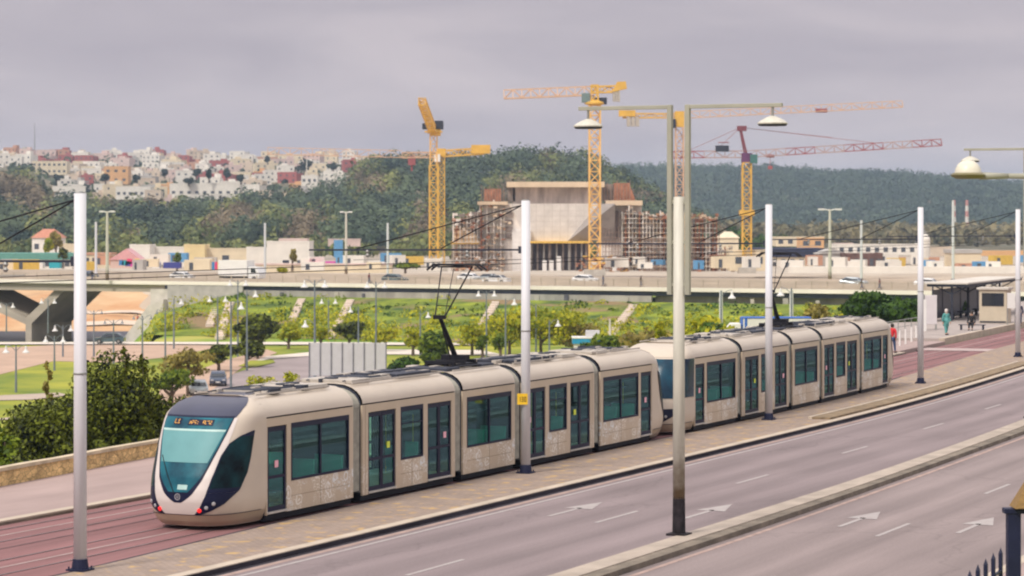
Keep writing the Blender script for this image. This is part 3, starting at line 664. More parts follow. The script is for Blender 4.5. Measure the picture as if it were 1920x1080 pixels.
def make_nose(sec):
    H=math.pi/2
    zl=[.10,.16,.22,.30,.4,.5]+zs(.6,2.7,21)+[2.78,2.86,2.93,3.0,3.06,3.12,3.17,3.21,3.25,3.28,3.30]
    mb=MB(); mb.grid([[NS(-H+2*H*j/48,z) for j in range(49)] for z in zl])
    # close the top behind the brow
    k=[NS(-H+2*H*j/48,3.30) for j in range(49)]; mb.add(k+[(0.0,p.y,3.30) for p in k],[(j,j+1,50+j,49+j) for j in range(48)])
    mb.build('nose_shell',T_roof,sec,smooth=True)
    q=patch(zs(.13,.40,8),lambda z:-H*.999,lambda z:H*.999,.006,48); q.build('nose_skirt',T_skirt,sec,smooth=True)
    q=patch([.402,.41,.42],lambda z:-H*.98,lambda z:H*.98,.009,48); q.build('bumper_seam',T_trim,sec,smooth=True)
    mk=lambda z: max(thw(max(z,.9))+rad(4),(fF(z) if z<2.2 else thw(z)+rad(9-(z-2.2)*6)))
    q=patch(zs(.42,2.80,34),lambda z:-mk(z),mk,.010,48); q.build('front_mask',T_white,sec,smooth=True)
    q=patch(zs(.72,2.84,36),lambda z:-thw(z),thw,.016,40); q.build('windscreen_surround',T_trim,sec,smooth=True)
    gw=lambda z: max(.01,thw(z)-rad(lerp_tab([(1,5),(1.5,2.2),(2.8,1.6)],z)))
    q=patch(zs(.98,2.79,32),lambda z:-gw(z),gw,.022,40); q.build('windscreen',T_screen,sec,smooth=True)
    bw=lambda z: gw(z)-rad(2.2)
    q=patch(zs(1.70,2.46,8),lambda z:-bw(z),bw,.028,30); q.build('sun_blind',T_blind,sec,smooth=True)
    q=patch(zs(2.46,2.51,2),lambda z:-bw(z)-rad(.6),lambda z:bw(z)+rad(.6),.032,30); q.build('blind_rail',T_blindw,sec,smooth=True)
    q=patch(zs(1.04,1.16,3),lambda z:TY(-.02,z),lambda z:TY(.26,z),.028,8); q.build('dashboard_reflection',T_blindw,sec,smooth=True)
    def cell(g,y,z,w_,h_): g.add([NS(TY(y,z),z,.036),NS(TY(y+w_,z),z,.036),NS(TY(y+w_,z+h_),z+h_,.036),NS(TY(y,z+h_),z+h_,.036)],[(0,1,2,3)])
    FONT={'L':["100","100","100","100","111"],'1':["010","110","010","010","111"]}
    g=patch(zs(2.61,2.76,2),lambda z:TY(-.60,z),lambda z:TY(-.38,z),.030,6); g.m=[1]*len(g.f); y0=-.575
    for ch in 'L1':
        for r_,row in enumerate(FONT[ch]):
            for c_,b_ in enumerate(row):
                if b_=='1': g.cur=0; cell(g,y0+c_*.024,2.63+(4-r_)*.022,.02,.018)
        y0+=.09
    g.build('line_number',[T_amberdim,T_trim],sec)
    g=patch(zs(2.60,2.74,2),lambda z:TY(-.16,z),lambda z:TY(.56,z),.030,14); g.m=[1]*len(g.f); random.seed(3); g.cur=0
    for y0 in(-.12,.26):
        for c_ in range(9):
            for r_ in range(4):
                if random.random()<.6: cell(g,y0+c_*.028,2.63+r_*.022,.023,.018)
    g.build('destination_display',[T_amberdim,T_trim],sec)
    # wiper
    q=MB(); q.tube([NS(rad(-1),.95,.04),NS(rad(-8),1.4,.04),NS(rad(-20),1.85,.04)],.012,5); q.build('wiper',M_black,sec)
    # dark brow running back over the roof
    mb=patch([2.80,2.85,2.9,2.95,3.0,3.05,3.1,3.14,3.18,3.22,3.26,3.29],lambda z:-brw(z),brw,.012,30)
    e=[NS(rad(-68+136*j/30),3.29,.012) for j in range(31)]; bk=[Vector((-.80-.2*math.cos(rad(-68+136*j/30)*1.3),p.y*.95,3.318)) for j,p in enumerate(e)]
    mb.add(e+bk,[(j,j+1,32+j,31+j) for j in range(30)])
    mb.build('roof_brow',T_hood,sec,smooth=True)
    # fin shaped cab side windows running down into the dark lamp clusters
    for s in(-1,1):
        q=patch(zs(.97,2.47,30),lambda z:s*fF(z),lambda z:s*fR(z),.014,12); q.build('cab_window_surround',T_trim,sec,smooth=True)
        q=patch(zs(1.08,2.34,24),lambda z:s*(fF(z)+rad(2)),lambda z:s*(fR(z)-rad(1)),.020,12); q.build('cab_window',T_cabg,sec,smooth=True)
        q=patch(zs(.41,.968,12),lambda z:s*fF(z),lambda z:s*fR(z),.014,16); q.build('lamp_cluster',T_trim,sec,smooth=True)
        for th,z,r_,m_,nm in((16,.53,.058,T_lampR,'tail_light'),(24,.60,.05,T_lampW,'headlight'),(33,.70,.052,T_lampW,'headlight')):
            c=NS(s*rad(th),z,.018); d=(NS(s*rad(th),z,.1)-c).normalized(); q=MB(); q.tube([c-d*.02,c+d*.012,c+d*.022],[r_,r_,r_*.5],10); q.build(nm,m_,sec,smooth=False)
    # round emblem
    q=MB(); c=NS(0,.86,.03)
    for r0,r1 in((.085,.065),(.035,.02)):
        vs=[];n=14
        for k in range(n):
            a=2*math.pi*k/n
            for r_ in(r0,r1): vs.append(NS(TY(math.sin(a)*r_,.86),.86+math.cos(a)*r_,.026))
        q.add(vs,[(2*k,2*k+1,(2*k+3)%(2*n),(2*k+2)%(2*n)) for k in range(n)])
    q.build('emblem',T_chrome,sec)
# sections in tram coordinates (x along the train)
CAB=(-13.75,-8.95); MID=(-8.40,-2.45); CEN=(-1.9,1.9)
def shift(items,c): return [(k,a-c,b-c) for k,a,b in items]
tram=thing('tram','champagne coloured two-way tram in the lead, its curved nose towards the viewer','tram',group='coupled trams on the avenue')
protos={}
c=CAB[0]
sec=make_section('cab',0,CAB[1]-c,shift([('d',-13.7,-12.68),('w',-12.45,-9.2)],c)); 
def nose_prep(sec):
    pre=set(bpy.data.objects)
    make_nose(sec)
    for o in set(bpy.data.objects)-pre:      # nose patches were made pointing +x; the cab looks to -x
        me=o.data; co=[0]*(3*len(me.vertices)); me.vertices.foreach_get('co',co); co=np.array(co).reshape(-1,3); co[:,0]*=-1; co[:,1]*=-1
        me.vertices.foreach_set('co',co.ravel()); me.update()
nose_prep(sec); protos['cab']=sec
protos['mid']=make_section('mid',0,MID[1]-MID[0],shift([('d',-8.05,-6.35),('w',-6.05,-4.6),('d',-4.3,-2.7)],MID[0]))
protos['cen']=make_section('cen',0,CEN[1]-CEN[0],shift([('w',-1.62,1.62)],CEN[0]))
# roof gear on the prototypes
def gear(sec,boxes,mm):
    for x0,x1,y0,y1,h,kind in boxes:
        q=MB(); q.box(x0,x1,y0,y1,3.28,3.30+h)
        if kind=='fan':
            for k in range(max(1,int((x1-x0)/.55))):
                q.mi(1).lathe([(.2,0),(.2,.04),(.02,.05)],(x0+.3+k*.55,(y0+y1)/2,3.30+h),10); q.mi(0)
        elif kind=='grille':
            for k in range(int((x1-x0)/.12)): q.mi(1).box(x0+.03+k*.12,x0+.08+k*.12,y0+.06,y1-.06,3.30+h+.001,3.30+h+.018); 
            q.mi(0)
        q.build('roof_equipment',[mm,M_dark],sec,bevel=.02)
T_gear=mat('roof_gear_grey',(.42,.38,.34),.6,var=.18,scale=2)
def clutter(sec,L_,sd):
    R=random.Random(sd); q=MB()
    q.box(.15,L_-.15,-.93,-.89,3.29,3.335); q.box(.15,L_-.15,.89,.93,3.29,3.335)
    for k in range(int(L_*3.2)):
        x=.25+R.random()*(L_-.6); y=R.uniform(-.85,.85); q.mi(R.choice((0,0,1))); q.cbox((x,y,3.345),(R.uniform(.08,.6),R.uniform(.05,.3),R.uniform(.09,.15)),0)
    q.mi(1)
    for y in(-.6,.55): q.tube([(.2,y,3.36),(L_*.4,y+.06,3.39),(L_-.2,y,3.36)],.02,5)
    o=q.build('roof_fittings',[T_gear,M_dark],sec); o['kind']='stuff'
clutter(protos['cab'],4.3,1); clutter(protos['mid'],5.9,2); clutter(protos['cen'],3.7,3)
gear(protos['cab'],[(1.0,2.6,-.75,.75,.06,'grille'),(2.9,4.3,-.8,.8,.08,'fan')],T_gear)
gear(protos['mid'],[(.35,1.5,-.8,.8,.09,'fan'),(1.7,3.0,-.7,.7,.06,'grille'),],T_gear)
gear(protos['mid'],[(3.2,5.4,-.8,.8,.10,'fan')],M_dark)
gear(protos['cen'],[(.2,1.1,-.7,.7,.08,'plain'),(2.8,3.6,-.7,.7,.08,'plain')],M_dark)
# pantograph on the centre section (foot at x=1.9)
pg=MB(); cx=1.9; z0=3.34
for yy in(-.45,.45): pg.box(cx-.8,cx+.9,yy-.05,yy+.05,z0,z0+.10)
for xx in(-.7,0,.75): pg.box(cx+xx-.06,cx+xx+.06,-.5,.5,z0+.1,z0+.2)
for xx in(-.7,.8):
    for yy in(-.45,.45): pg.lathe([(.07,-.08),(.09,0),(.06,.02)],(cx+xx,yy,z0),8)
fo=(cx+.35,0,z0+.28); kn=(cx-.75,0,4.88)
pg.tube([(fo[0],0,fo[2]),(kn[0],0,kn[2])],[.085,.06],8); pg.beam((fo[0]-.35,.0,fo[2]-.05),(kn[0]+.05,0,kn[2]-.12),.03,.03)
pg.box(fo[0]-.2,fo[0]+.2,-.4,.4,z0+.16,z0+.34)
pg.beam((kn[0]-.02,-.2,kn[2]),(kn[0]-.02,.2,kn[2]),.10,.12)
for s in(-1,1):
    pg.beam((kn[0],s*.16,kn[2]),(cx+.45,s*.52,6.40),.035,.035)
    pg.beam((kn[0]+.3,s*.26,5.22),(kn[0]+.3,-s*.26,5.22),.03,.03)
pg.beam((kn[0],-.16,kn[2]),(cx+.45,.1,6.35),.02,.02)
for dx in(-.16,.16):
    pg.tube([(cx+.45+dx,-.95,6.30),(cx+.45+dx,-.72,6.47),(cx+.45+dx,.72,6.47),(cx+.45+dx,.95,6.30)],.035,6)
pg.beam((cx+.25,0,6.42),(cx+.65,0,6.42),.06,.06)
pg.beam((cx+.45,-.55,6.40),(cx+.45,.55,6.40),.05,.05)
pg.build('pantograph',M_black,protos['cen'])
# bellows proto: ribbed arch from x=0 to x=.55
def bellows(wid):
    mb=MB(); pr=[(-1.235,.35)]+[(-1.235,2.7)]+[(a*.94,b-.09) for a,b in roofprof()]+[(1.235,2.7),(1.235,.35)]
    rows=[];n=12
    for i in range(n+1):
        k=.03 if i%2 else 0
        rows.append([(wid*i/n,y*(1-k*.6),z-(k if z>2 else 0)) for y,z in pr])
    mb.grid(rows); mb.f=[tuple(reversed(f)) for f in mb.f]; return mb
tc_=15.85
def place_tram(root,sc,first):
    items=[('cab',-13.75,4.80,False),('mid',-8.40,5.95,False),('cen',-1.9,3.8,False),('mid',8.40,5.95,True),('cab',13.75,4.80,True)]
    root.location=(0,0,0); used=set(); ends=[]
    base=PT(sc,-2.05,.09); root.location=base; root.rotation_euler=(0,0,RZ(sc)); inv=(Matrix.Translation(base)@Matrix.Rotation(RZ(sc),4,'Z')).inverted()
    for nm,x,l,fl in items:
        xa=x; xb=x+(-l if fl else l)
        pa=PT(sc+xa,-2.05,.09); pb=PT(sc+xb,-2.05,.09); a=math.atan2(pb.y-pa.y,pb.x-pa.x)
        m=inv@(Matrix.Translation(pa)@Matrix.Rotation(a,4,'Z'))
        if first and nm not in used: o=protos[nm]; o.parent=root; used.add(nm)
        else: o=dup(protos[nm],parent=root)
        o.location=m.to_translation(); o.rotation_euler=m.to_euler()
        ends.append(tuple(sorted((xa,xb))))
    for (a,b),(c_,d) in zip(ends,ends[1:]):
        pa=inv@PT(sc+b+.01,-2.05,.09); pb=inv@PT(sc+c_-.01,-2.05,.09); ang=math.atan2(pb.y-pa.y,pb.x-pa.x)
        bo=bellows((pb-pa).length).build('bellows',T_bel,root); bo.location=pa; bo.rotation_euler=(0,0,ang)
        q=MB(); q.box(-.15,(pb-pa).length+.15,-.8,.8,.05,.3); u=q.build('articulation',M_black,root); u.location=pa; u.rotation_euler=(0,0,ang)
    for x in(-11.3,-.0,11.3):
        q=MB(); 
        for dx in(-.9,.9):
            for yy in(-.72,.72): q.tube([(dx,yy-.06,.25),(dx,yy+.06,.25)],.29,14)
        q.box(-1.2,1.2,-.6,.6,.15,.4); u=q.build('bogie',M_black,root); m=inv@PT(sc+x,-2.05,.07); u.location=m
place_tram(tram,23.4,True)
tram2=thing('tram','champagne coloured tram coupled behind the first, its tail beside the stop','tram',group='coupled trams on the avenue')
place_tram(tram2,55.3,False)
brow2=None
for sec in [c for c in tram2.children if c.name.startswith('car_section')]:
    if any(k.name.startswith('nose_shell') for k in sec.children) and abs(sec.location.x+13.75)<1:
        for k in list(sec.children):
            n=k.name.split('.')[0]
            if n in('sun_blind','blind_rail','dashboard_reflection','line_number','destination_display'): bpy.data.objects.remove(k)
            elif n=='roof_brow': k.data=k.data.copy(); k.data.materials[0]=T_roof
            elif n in('front_mask','windscreen_surround','windscreen','cab_window','cab_window_surround','wiper'): bpy.data.objects.remove(k)
        H=math.pi/2; q=patch(zs(1.34,2.74,20),lambda z:-H*.99,lambda z:H*.99,.014,48); q.v=[(-a,-b,c) for a,b,c in q.v]
        wb=q.build('windscreen',mat('windscreen_unlit',(.004,.02,.06),.2,var=.5,scale=1.2,spec=.3,col2=(.003,.05,.09)),sec,smooth=True)

# ------------------------------------------------------------ overhead line poles
def catenary_pole(label,s,first=None,brg=0.0):
    if first: r=dup(first,loc=PT(s,0,.12),rz=RZ(s),label=label); return r
    t=thing('catenary_pole',label,'overhead line pole',PT(s,0,.12),RZ(s),'overhead line poles along the tram island')
    q=MB(); q.tube([(0,0,.26),(0,0,8.42)],[.148,.135],20); q.mi(1).tube([(0,0,8.42),(0,0,8.45)],[.12,.10],12); q.tube([(0,0,4.38),(0,0,4.42)],.155,20); q.build('shaft',[M_polew,M_grey],t,smooth=False)
    for p in t.children[0].data.polygons: p.use_smooth=len(p.vertices)==4
    q=MB(); q.tube([(0,0,.02),(0,0,.26)],[.20,.165],16); q.cbox((0,0,.025),(.46,.46,.04))
    for a in(-1,1):
        for b in(-1,1): q.tube([(a*.18,b*.18,.04),(a*.18,b*.18,.10)],.02,6)
    q.build('base',M_navy,t)
    q=MB(); q.beam((0,.1,6.9),(0,7.6,6.86),.055,.055); q.cbox((0,.17,6.9),(.09,.12,.22)); q.build('cantilever_arm',M_dark,t)
    for y1,zz in((2.9,6.93),(5.9,6.9)):
        q=MB(); q.tube([(0,.12,8.28),(0,y1,zz)],.02,6); q.build('stay',M_black,t)
    for y in(2.0,5.5):
        q=MB(); q.lathe([(.03,0),(.07,.06),(.03,.12),(.07,.18),(.03,.24)],(0,y,6.64),8); q.beam((0,y-.5,6.58),(0,y+.5,6.55),.025,.025); q.build('insulator',M_grey,t)
    return t
cp=catenary_pole('white overhead line pole nearest the viewer, left of the lead tram nose',0)
catenary_pole('white overhead line pole carrying a small yellow plate, in front of the lead tram',24.5,cp)
catenary_pole('white overhead line pole before the second tram, right of the tall double lamp',48,cp)
catenary_pole('white overhead line pole standing just beyond the tail of the second tram',72.6,cp)
catenary_pole('farthest white overhead line pole on the island, opposite the stop shelter',98.4,cp)
yp=MB(); p0=Vector((0,0,0)); yp.box(-.16,.16,-.012,.012,-.17,.17)
yp.mi(1)
for x in(-.12,-.115+.10,.06):     # pole number: 1 30
    pass
def digits(mb,txt,x,z,w,h,y,t=.02):
    seg={'1':'bc','3':'abgcd','0':'abcdef','L':'def','8':'abcdefg','2':'abged','5':'afgcd','4':'fgbc','P':'abefg','T':'ai','R':'abefgk'}
    for ch in txt:
        for k in seg.get(ch,''):
            r={'a':(0,w,h-t,h),'g':(0,w,h/2-t/2,h/2+t/2),'d':(0,w,0,t),'b':(w-t,w,h/2,h),'c':(w-t,w,0,h/2),'f':(0,t,h/2,h),'e':(0,t,0,h/2)}.get(k)
            if r: mb.box(x+r[0],x+r[1],y-.006,y,z+r[2],z+r[3])
        x+=w*1.45
digits(yp,'130',-.12,-.08,.06,.15,-.012,.016)
o=yp.build('number_plate',[mat('plate_yellow',(.80,.50,.02),.5,var=.06),M_black]); o.location=PT(24.5,.0,2.42)+Vector((-.10,-.2,0)); o.rotation_euler=(0,0,0)
tag(o,'small yellow plate with black numbers fixed to the overhead line pole before the lead tram','number plate')
for c in(-2.05,-5.55):
    mb=MB(); pts=[]
    for k in range(-3,8):
        for j in range(8): pts.append(PT(24.4*k+24.4*j/8,c,6.52))
    mb.tube(pts,.012,5); o=mb.build('contact_wire',M_black); tag(o,'thin black contact wire over the '+('near' if c>-3 else 'far')+' tram track','wire','contact wires')
# ------------------------------------------------------------ tall double street lamps on the divider
def street_lamp(label,s,off,dup_of=None):
    if dup_of: return dup(dup_of,loc=PT(s,off,.14),rz=RZ(s),label=label)
    t=thing('street_lamp',label,'street lamp',PT(s,off,.14),RZ(s),'double street lamps on the road divider')
    q=MB(); q.tube([(0,0,.9),(0,0,8.38)],[.15,.135],20); q.build('shaft',M_polec,t,smooth=True)
    q=MB(); q.tube([(0,0,.0),(0,0,.95)],[.165,.15],16); q.cbox((0,0,.02),(.5,.5,.05)); q.build('shaft_base',mat('shaft_base_rust',(.022,.018,.022),.8,var=.6,scale=5,spec=.2),t)
    for sg in(-1,1):
        y=sg*.235
        q=MB(); q.box(-.07,.07,y-.06,y+.06,5.95,10.66); q.box(-.055,.055,min(y-.02,y+sg*2.45),max(y+.02,y+sg*2.45),10.56,10.655); 
        for zz in(6.15,7.2,8.2): q.box(-.03,.03,min(0,y),max(0,y),zz,zz+.1)
        b=q.build('bracket_arm',M_poleg,t,bevel=.008)
        q=MB(); yy=y+sg*2.2; q.tube([(0,yy,10.56),(0,yy,10.34)],.035,8); q.mi(1).lathe([(.36,10.14),(.37,10.17),(.30,10.23),(.17,10.30),(.06,10.345)],(0,yy,0),24); q.mi(2).lathe([(.33,10.10),(.365,10.14)],(0,yy,0),24)
        q.build('lamp_head',[M_grey,M_polec,M_dark],t)
    return t
sl=street_lamp('tall double-armed street lamp on the divider before the coupled trams',11.5,9.93)
street_lamp('distant double-armed street lamp partly cut off at the right edge',53.0,9.2,sl)
# foreground lamp head, arm from a post outside the frame
t=thing('street_lamp','large near street lamp head with a pale dome reaching in from the right','street lamp',(12.6,45.2,.12),0)
x0=gx(1815,45); zl=gz(343,45)
q=MB(); q.lathe([(.03,.27),(.10,.26),(.17,.21),(.215,.13),(.235,.04),(.235,0)][::-1],(0,0,0),24); o=q.build('lamp_dome',mat('dome_cream',(.66,.63,.52),.4,var=.08),t,smooth=True); o.location=(x0-12.6,-.2,zl+.0)
q=MB(); q.lathe([(.20,-.07),(.28,-.03),(.30,0),(.25,.035)],(0,0,0),24); o=q.build('lamp_housing',mat('housing_olive',(.17,.15,.07),.5),t); o.location=(x0-12.6,-.2,zl+.02)
q=MB(); q.tube([(x0-12.6+.2,-.2,zl),(x0-12.6+.7,-.15,zl)],[.07,.05],10); q.tube([(x0-12.6+.68,-.15,zl),(-1.2,0,zl-.03),(-.25,0,zl-.08),(0,0,zl-.5)],[.05,.06,.075,.08],10); q.build('lamp_arm',M_poleg,t,smooth=True)
q=MB(); q.tube([(0,0,0),(0,0,zl-.5)],[.13,.08],14); q.build('shaft',M_polec,t,smooth=True)
# ------------------------------------------------------------ gate shelter and railing at the lower right
gy=52.0; gxx=gx(1900,gy)
t=thing('gate_canopy','navy metal gate post and beam carrying a small brown tiled roof, lower right corner','gate canopy',(gxx,gy,.1))
q=MB(); q.box(-.13,.13,-.13,.13,0,gz(962,gy)-.1); q.build('post',M_navy,t,bevel=.01)
q=MB(); q.box(2.4,2.66,-.13,.13,0,gz(962,gy)-.1); q.build('post',M_navy,t,bevel=.01)
zt=gz(962,gy)-.1
q=MB(); q.box(-.2,2.8,-.15,.15,zt,zt+.10); q.build('beam',M_navy,t,bevel=.01)
rows=[]; q=MB(); n=10
for s_ in(-1,1):
    q.add([(-.02+ (0),s_*.32,zt+.12),(2.75,s_*.32,zt+.12),(2.1,0,zt+.95),(.42,0,zt+.95)],[(0,1,2,3)])
q.add([(-.02,-.32,zt+.12),(-.02,.32,zt+.12),(.42,0,zt+.95)],[(0,1,2)]); q.add([(2.75,-.32,zt+.12),(2.75,.32,zt+.12),(2.1,0,zt+.95)],[(0,1,2)])
q.add([(-.02,-.32,zt+.115),(2.75,-.32,zt+.115),(2.75,.32,zt+.115),(-.02,.32,zt+.115)],[(0,1,2,3)])
q.build('roof',mat('roof_tile_brown',(.25,.15,.05),.8,var=.3,scale=6,stretch=(1,6,6),bump=.4),t)
h24=rad(24)
fx0,fy0=gxx-.3,gy-.2
f=thing('railing','dark picket railing in front of bright grass in the lower right corner','railing',(gx(1878,50.9),50.9,.1),rad(70.3))
# runs back towards the viewer, parallel with the road
q=MB()
for z in(.25,1.0): q.beam((0,0,z),(-14,0,z),.05,.04)
q.build('rail',M_navy,f)
for i in range(14):
    q=MB(); x=-.12-i*.877; q.beam((x,0,.05),(x,0,1.34),.075,.075); q.add([(x-.0375,-.0375,1.34),(x+.0375,-.0375,1.34),(x+.0375,.0375,1.34),(x-.0375,.0375,1.34),(x,0,1.46)],[(0,1,4),(1,2,4),(2,3,4),(3,0,4)]); q.build('picket',M_navy,f)
# ------------------------------------------------------------ stone wall on the left
def stonemat():
    m=mat('rubble_stone',(.72,.53,.27),.95,var=.3,scale=2.5,bump=.6,bscale=8)
    t=m.node_tree; p=t.nodes['Principled BSDF']; lk=p.inputs['Base Color'].links[0].from_socket
    c=nd(t,'ShaderNodeTexCoord'); v=nd(t,'ShaderNodeTexVoronoi',feature='DISTANCE_TO_EDGE'); v.inputs['Scale'].default_value=3.2; mp=nd(t,'ShaderNodeMapping'); mp.inputs['Scale'].default_value=(1,1,2); t.links.new(c.outputs['Object'],mp.inputs[0]); t.links.new(mp.outputs[0],v.inputs['Vector'])
    r=ramp(t,v.outputs[0],[(0,(.45,.45,.45)),(.07,(1,1,1))]); v2=nd(t,'ShaderNodeTexVoronoi'); v2.inputs['Scale'].default_value=3.2; t.links.new(mp.outputs[0],v2.inputs['Vector'])
    r2=ramp(t,v2.outputs['Color'],[(0,(.75,.7,.65)),(1,(1.2,1.15,1.05))])
    a=nd(t,'ShaderNodeMix',data_type='RGBA',blend_type='MULTIPLY'); a.inputs[0].default_value=1; t.links.new(lk,a.inputs[6]); t.links.new(r.outputs[0],a.inputs[7])
    b=nd(t,'ShaderNodeMix',data_type='RGBA',blend_type='MULTIPLY'); b.inputs[0].default_value=1; t.links.new(a.outputs[2],b.inputs[6]); t.links.new(r2.outputs[0],b.inputs[7]); t.links.new(b.outputs[2],p.inputs['Base Color']); return m
M_stone=stonemat(); M_cope=mat('stone_coping',(.52,.43,.31),.9,var=.2,scale=1.5,bump=.3)
woff=lambda s:-12.26-.105*(min(s,50)-15)
wt=thing('stone_wall','low rubble stone wall with a pale coping edging the left pavement','wall',(0,0,0))
def wallrun(name,o0,o1,z0,z1,m):
    mb=MB(); R=[]; n=64
    for i in range(n+1):
        s=-34+104*i/n; jit=.012*math.sin(i*1.7); R.append([PT(s,woff(s)+o,z+(jit if z==z1 else 0)) for o,z in((o0,z0),(o0,z1),(o1,z1),(o1,z0))])
    mb.grid(R); mb.add(R[0],[(0,1,2,3)]); mb.add(R[-1],[(3,2,1,0)]); 
    return mb.build(name,m,wt)
wallrun('rubble_face',-.42,-.22,-1.5,.56,M_stone); wallrun('coping',-.47,-.17,.563,.66,M_cope)
# ------------------------------------------------------------ foliage
def leaves(centres,n,size,flat=.5,seed=0,elong=1.0,shell=.75):
    """n leaf cards spread over the shells of the given (x,y,z,rx,rz) lumps"""
    r_=np.random.default_rng(seed); C=np.array([c[:3] for c in centres]); R=np.array([[c[3],c[3],c[4]] for c in centres])
    w_=R[:,0]**2; idx=r_.choice(len(C),n,p=w_/w_.sum())
    d=r_.normal(size=(n,3)); d/=np.linalg.norm(d,axis=1)[:,None]; rr=shell+(1.08-shell)*r_.random(n)**.6
    P=C[idx]+d*R[idx]*rr[:,None]
    nn=d+r_.normal(size=(n,3))*.55; nn/=np.linalg.norm(nn,axis=1)[:,None]
    a=np.cross(nn,r_.normal(size=(n,3))); a/=np.linalg.norm(a,axis=1)[:,None]; b=np.cross(nn,a)
    s=size*(.6+.8*r_.random(n))[:,None]; a*=s*elong; b*=s*.6
    V=np.stack([P-a,P-b*.9+a*.1,P+a,P+b*.9-a*.1],1).reshape(-1,3); return V
L_dark=leafmat('leaf_dark_olive',(.003,.009,.005),(.15,.18,.010),scale=.9,translucent=.12,rnd=.5,lo=.50,hi=1.0)
L_mid=leafmat('leaf_mid_green',(.015,.055,.006),(.24,.30,.015))
L_yel=leafmat('leaf_yellow_green',(.13,.19,.008),(.58,.52,.015))
L_autumn=leafmat('leaf_olive_brown',(.13,.11,.03),(.42,.34,.07))
L_rich=leafmat('leaf_deep_green',(.004,.022,.006),(.085,.17,.015))
L_blue=leafmat('leaf_far_bluegreen',(.008,.028,.022),(.12,.16,.08),scale=.035,translucent=.1,rnd=.16,lo=.38,hi=.78)
L_far=leafmat('leaf_far_mixed',(.02,.05,.015),(.26,.27,.08),scale=.035,translucent=.1,rnd=.16,lo=.38,hi=.78)
L_ridge=leafmat('leaf_ridge',(.018,.045,.03),(.085,.12,.07),scale=.02,translucent=.1,rnd=.10,lo=.36,hi=.74)
L_cyp=leafmat('leaf_cypress',(.010,.025,.018),(.035,.06,.035),scale=.3,translucent=.1)
def tree(name,label,cat,x,y,z,h,cw,m,group=None,nl=1800,leaf=.3,lumps=9,trunk=.25,seed=1,crownlow=.3,multi=1,shell=.55,flatness=.8):
    cw*=1.3; h*=.97
    R=random.Random(seed); t=thing(name,label,cat,(x,y,z),0,group)
    cz0=h*crownlow; ch=h-cz0; L_=[]
    for i in range(lumps):
        a=R.random()*6.283; e=R.random(); rr=cw/2*(.25+.45*R.random())*(1 if e<.75 else .6)
        L_.append((math.cos(a)*rr,math.sin(a)*rr,cz0+ch*(.22+.62*e),cw*.22*(.7+.6*R.random()),ch*.22*(.7+.6*R.random())*flatness))
    L_.append((0,0,cz0+ch*.5,cw*.27,ch*.33))
    q=MB()
    for k in range(multi):
        a=k*2.4; bx,by=(.12*cw*math.cos(a)*(multi>1),.12*cw*math.sin(a)*(multi>1))
        q.tube([(bx*.2,by*.2,-.3),(bx*.6+.05*h*R.uniform(-.3,.3),by*.6,h*crownlow*.6),(bx,by,h*(crownlow+.25)),(bx*1.2,by*1.2,h*.8)],[trunk/multi**.5,trunk*.8/multi**.5,trunk*.5/multi**.5,.02],7)
    for l in L_[:7]:
        zb=h*crownlow*(.7+.5*R.random()); q.tube([(0,0,zb),(l[0]*.5,l[1]*.5,(zb+l[2])/2-.05*h),(l[0],l[1],l[2])],[trunk*.45,trunk*.3,.02],5)
    q.build('trunk',M_trunk,t)
    V=leaves(L_,nl,leaf,seed=seed,shell=shell); quads_mesh('crown',V,4,m,t); return t
def shrub(name,label,cat,x,y,z,w,h,m,group=None,nl=700,leaf=.2,lumps=6,seed=1,depth=None):
    R=random.Random(seed); t=thing(name,label,cat,(x,y,z),0,group); L_=[]
    for i in range(lumps):
        hh=h*(.45+.5*R.random()); L_.append(((i/(max(1,lumps-1))-.5)*w*.75,R.uniform(-.3,.3)*(depth or w*.5),hh*.55,w/lumps*1.1,hh*.5))
    q=MB()
    for i in range(4): q.tube([(R.uniform(-.1,.1)*w,0,-.2),(R.uniform(-.35,.35)*w,R.uniform(-.2,.2)*w,h*.7)],[.05,.015],5)
    q.build('stem',M_trunk,t); quads_mesh('foliage',leaves(L_,nl,leaf,seed=seed,shell=.4),4,m,t); return t
# the big dark shrubbery behind the stone wall
def bush_at(label,u,vtop,Y,w_px,zb,m,seed,nl,leaf,name='bush',lumps=10,low=.08,**k):
    for s_ in np.arange(-20,60,.25):                      # never nearer than just behind the stone wall
        p_=PT(s_,woff(s_)-.9-w_px*.0085)
        if 960+F*p_.x/p_.y>=u: Y=max(Y,p_.y); break
    h=(gz(vtop,Y)-zb)*.97; return tree(name,label,'bush',gx(u,Y),Y,zb,h,w_px/F*Y,m,'bushes behind the stone wall',nl=nl,leaf=leaf,lumps=lumps,trunk=.14,seed=seed,crownlow=low,multi=3,shell=.45,flatness=.95,**k)
bush_at('tall dark green bush rising behind the nearest white pole',205,662,88,165,-2.6,L_dark,11,24000,.078,lumps=22)
bush_at('dark green bush immediately left of the tram nose, behind the wall',283,705,90,150,-2.6,L_dark,12,18000,.078,lumps=18)
bush_at('broad dark bush with a thin pale shoot at its left side',95,720,86,170,-2.4,L_dark,13,19000,.078,lumps=20)
bush_at('small bright bush cut off at the left edge of the picture',-4,772,84,70,-2.2,L_mid,14,3200,.11,lumps=8)
bush_at('low yellowish bush in front of the dark ones, by the wall',235,778,84,110,-2.0,L_dark,15,6500,.10,lumps=8)
for i,(u,v,w_) in enumerate(((40,818,60),(150,806,50),(262,795,40),(120,822,40),(190,812,50))):
    bush_at(['low leafy bush against the wall near the left edge','low leafy bush against the wall right of the near white pole','low leafy bush against the wall beside the tram nose','low leafy bush against the wall just left of the near white pole','low leafy bush in the middle of the wall'][i],u,v,81.5+i*.3,w_,-1.2,L_dark,30+i,2600,.08,lumps=6)
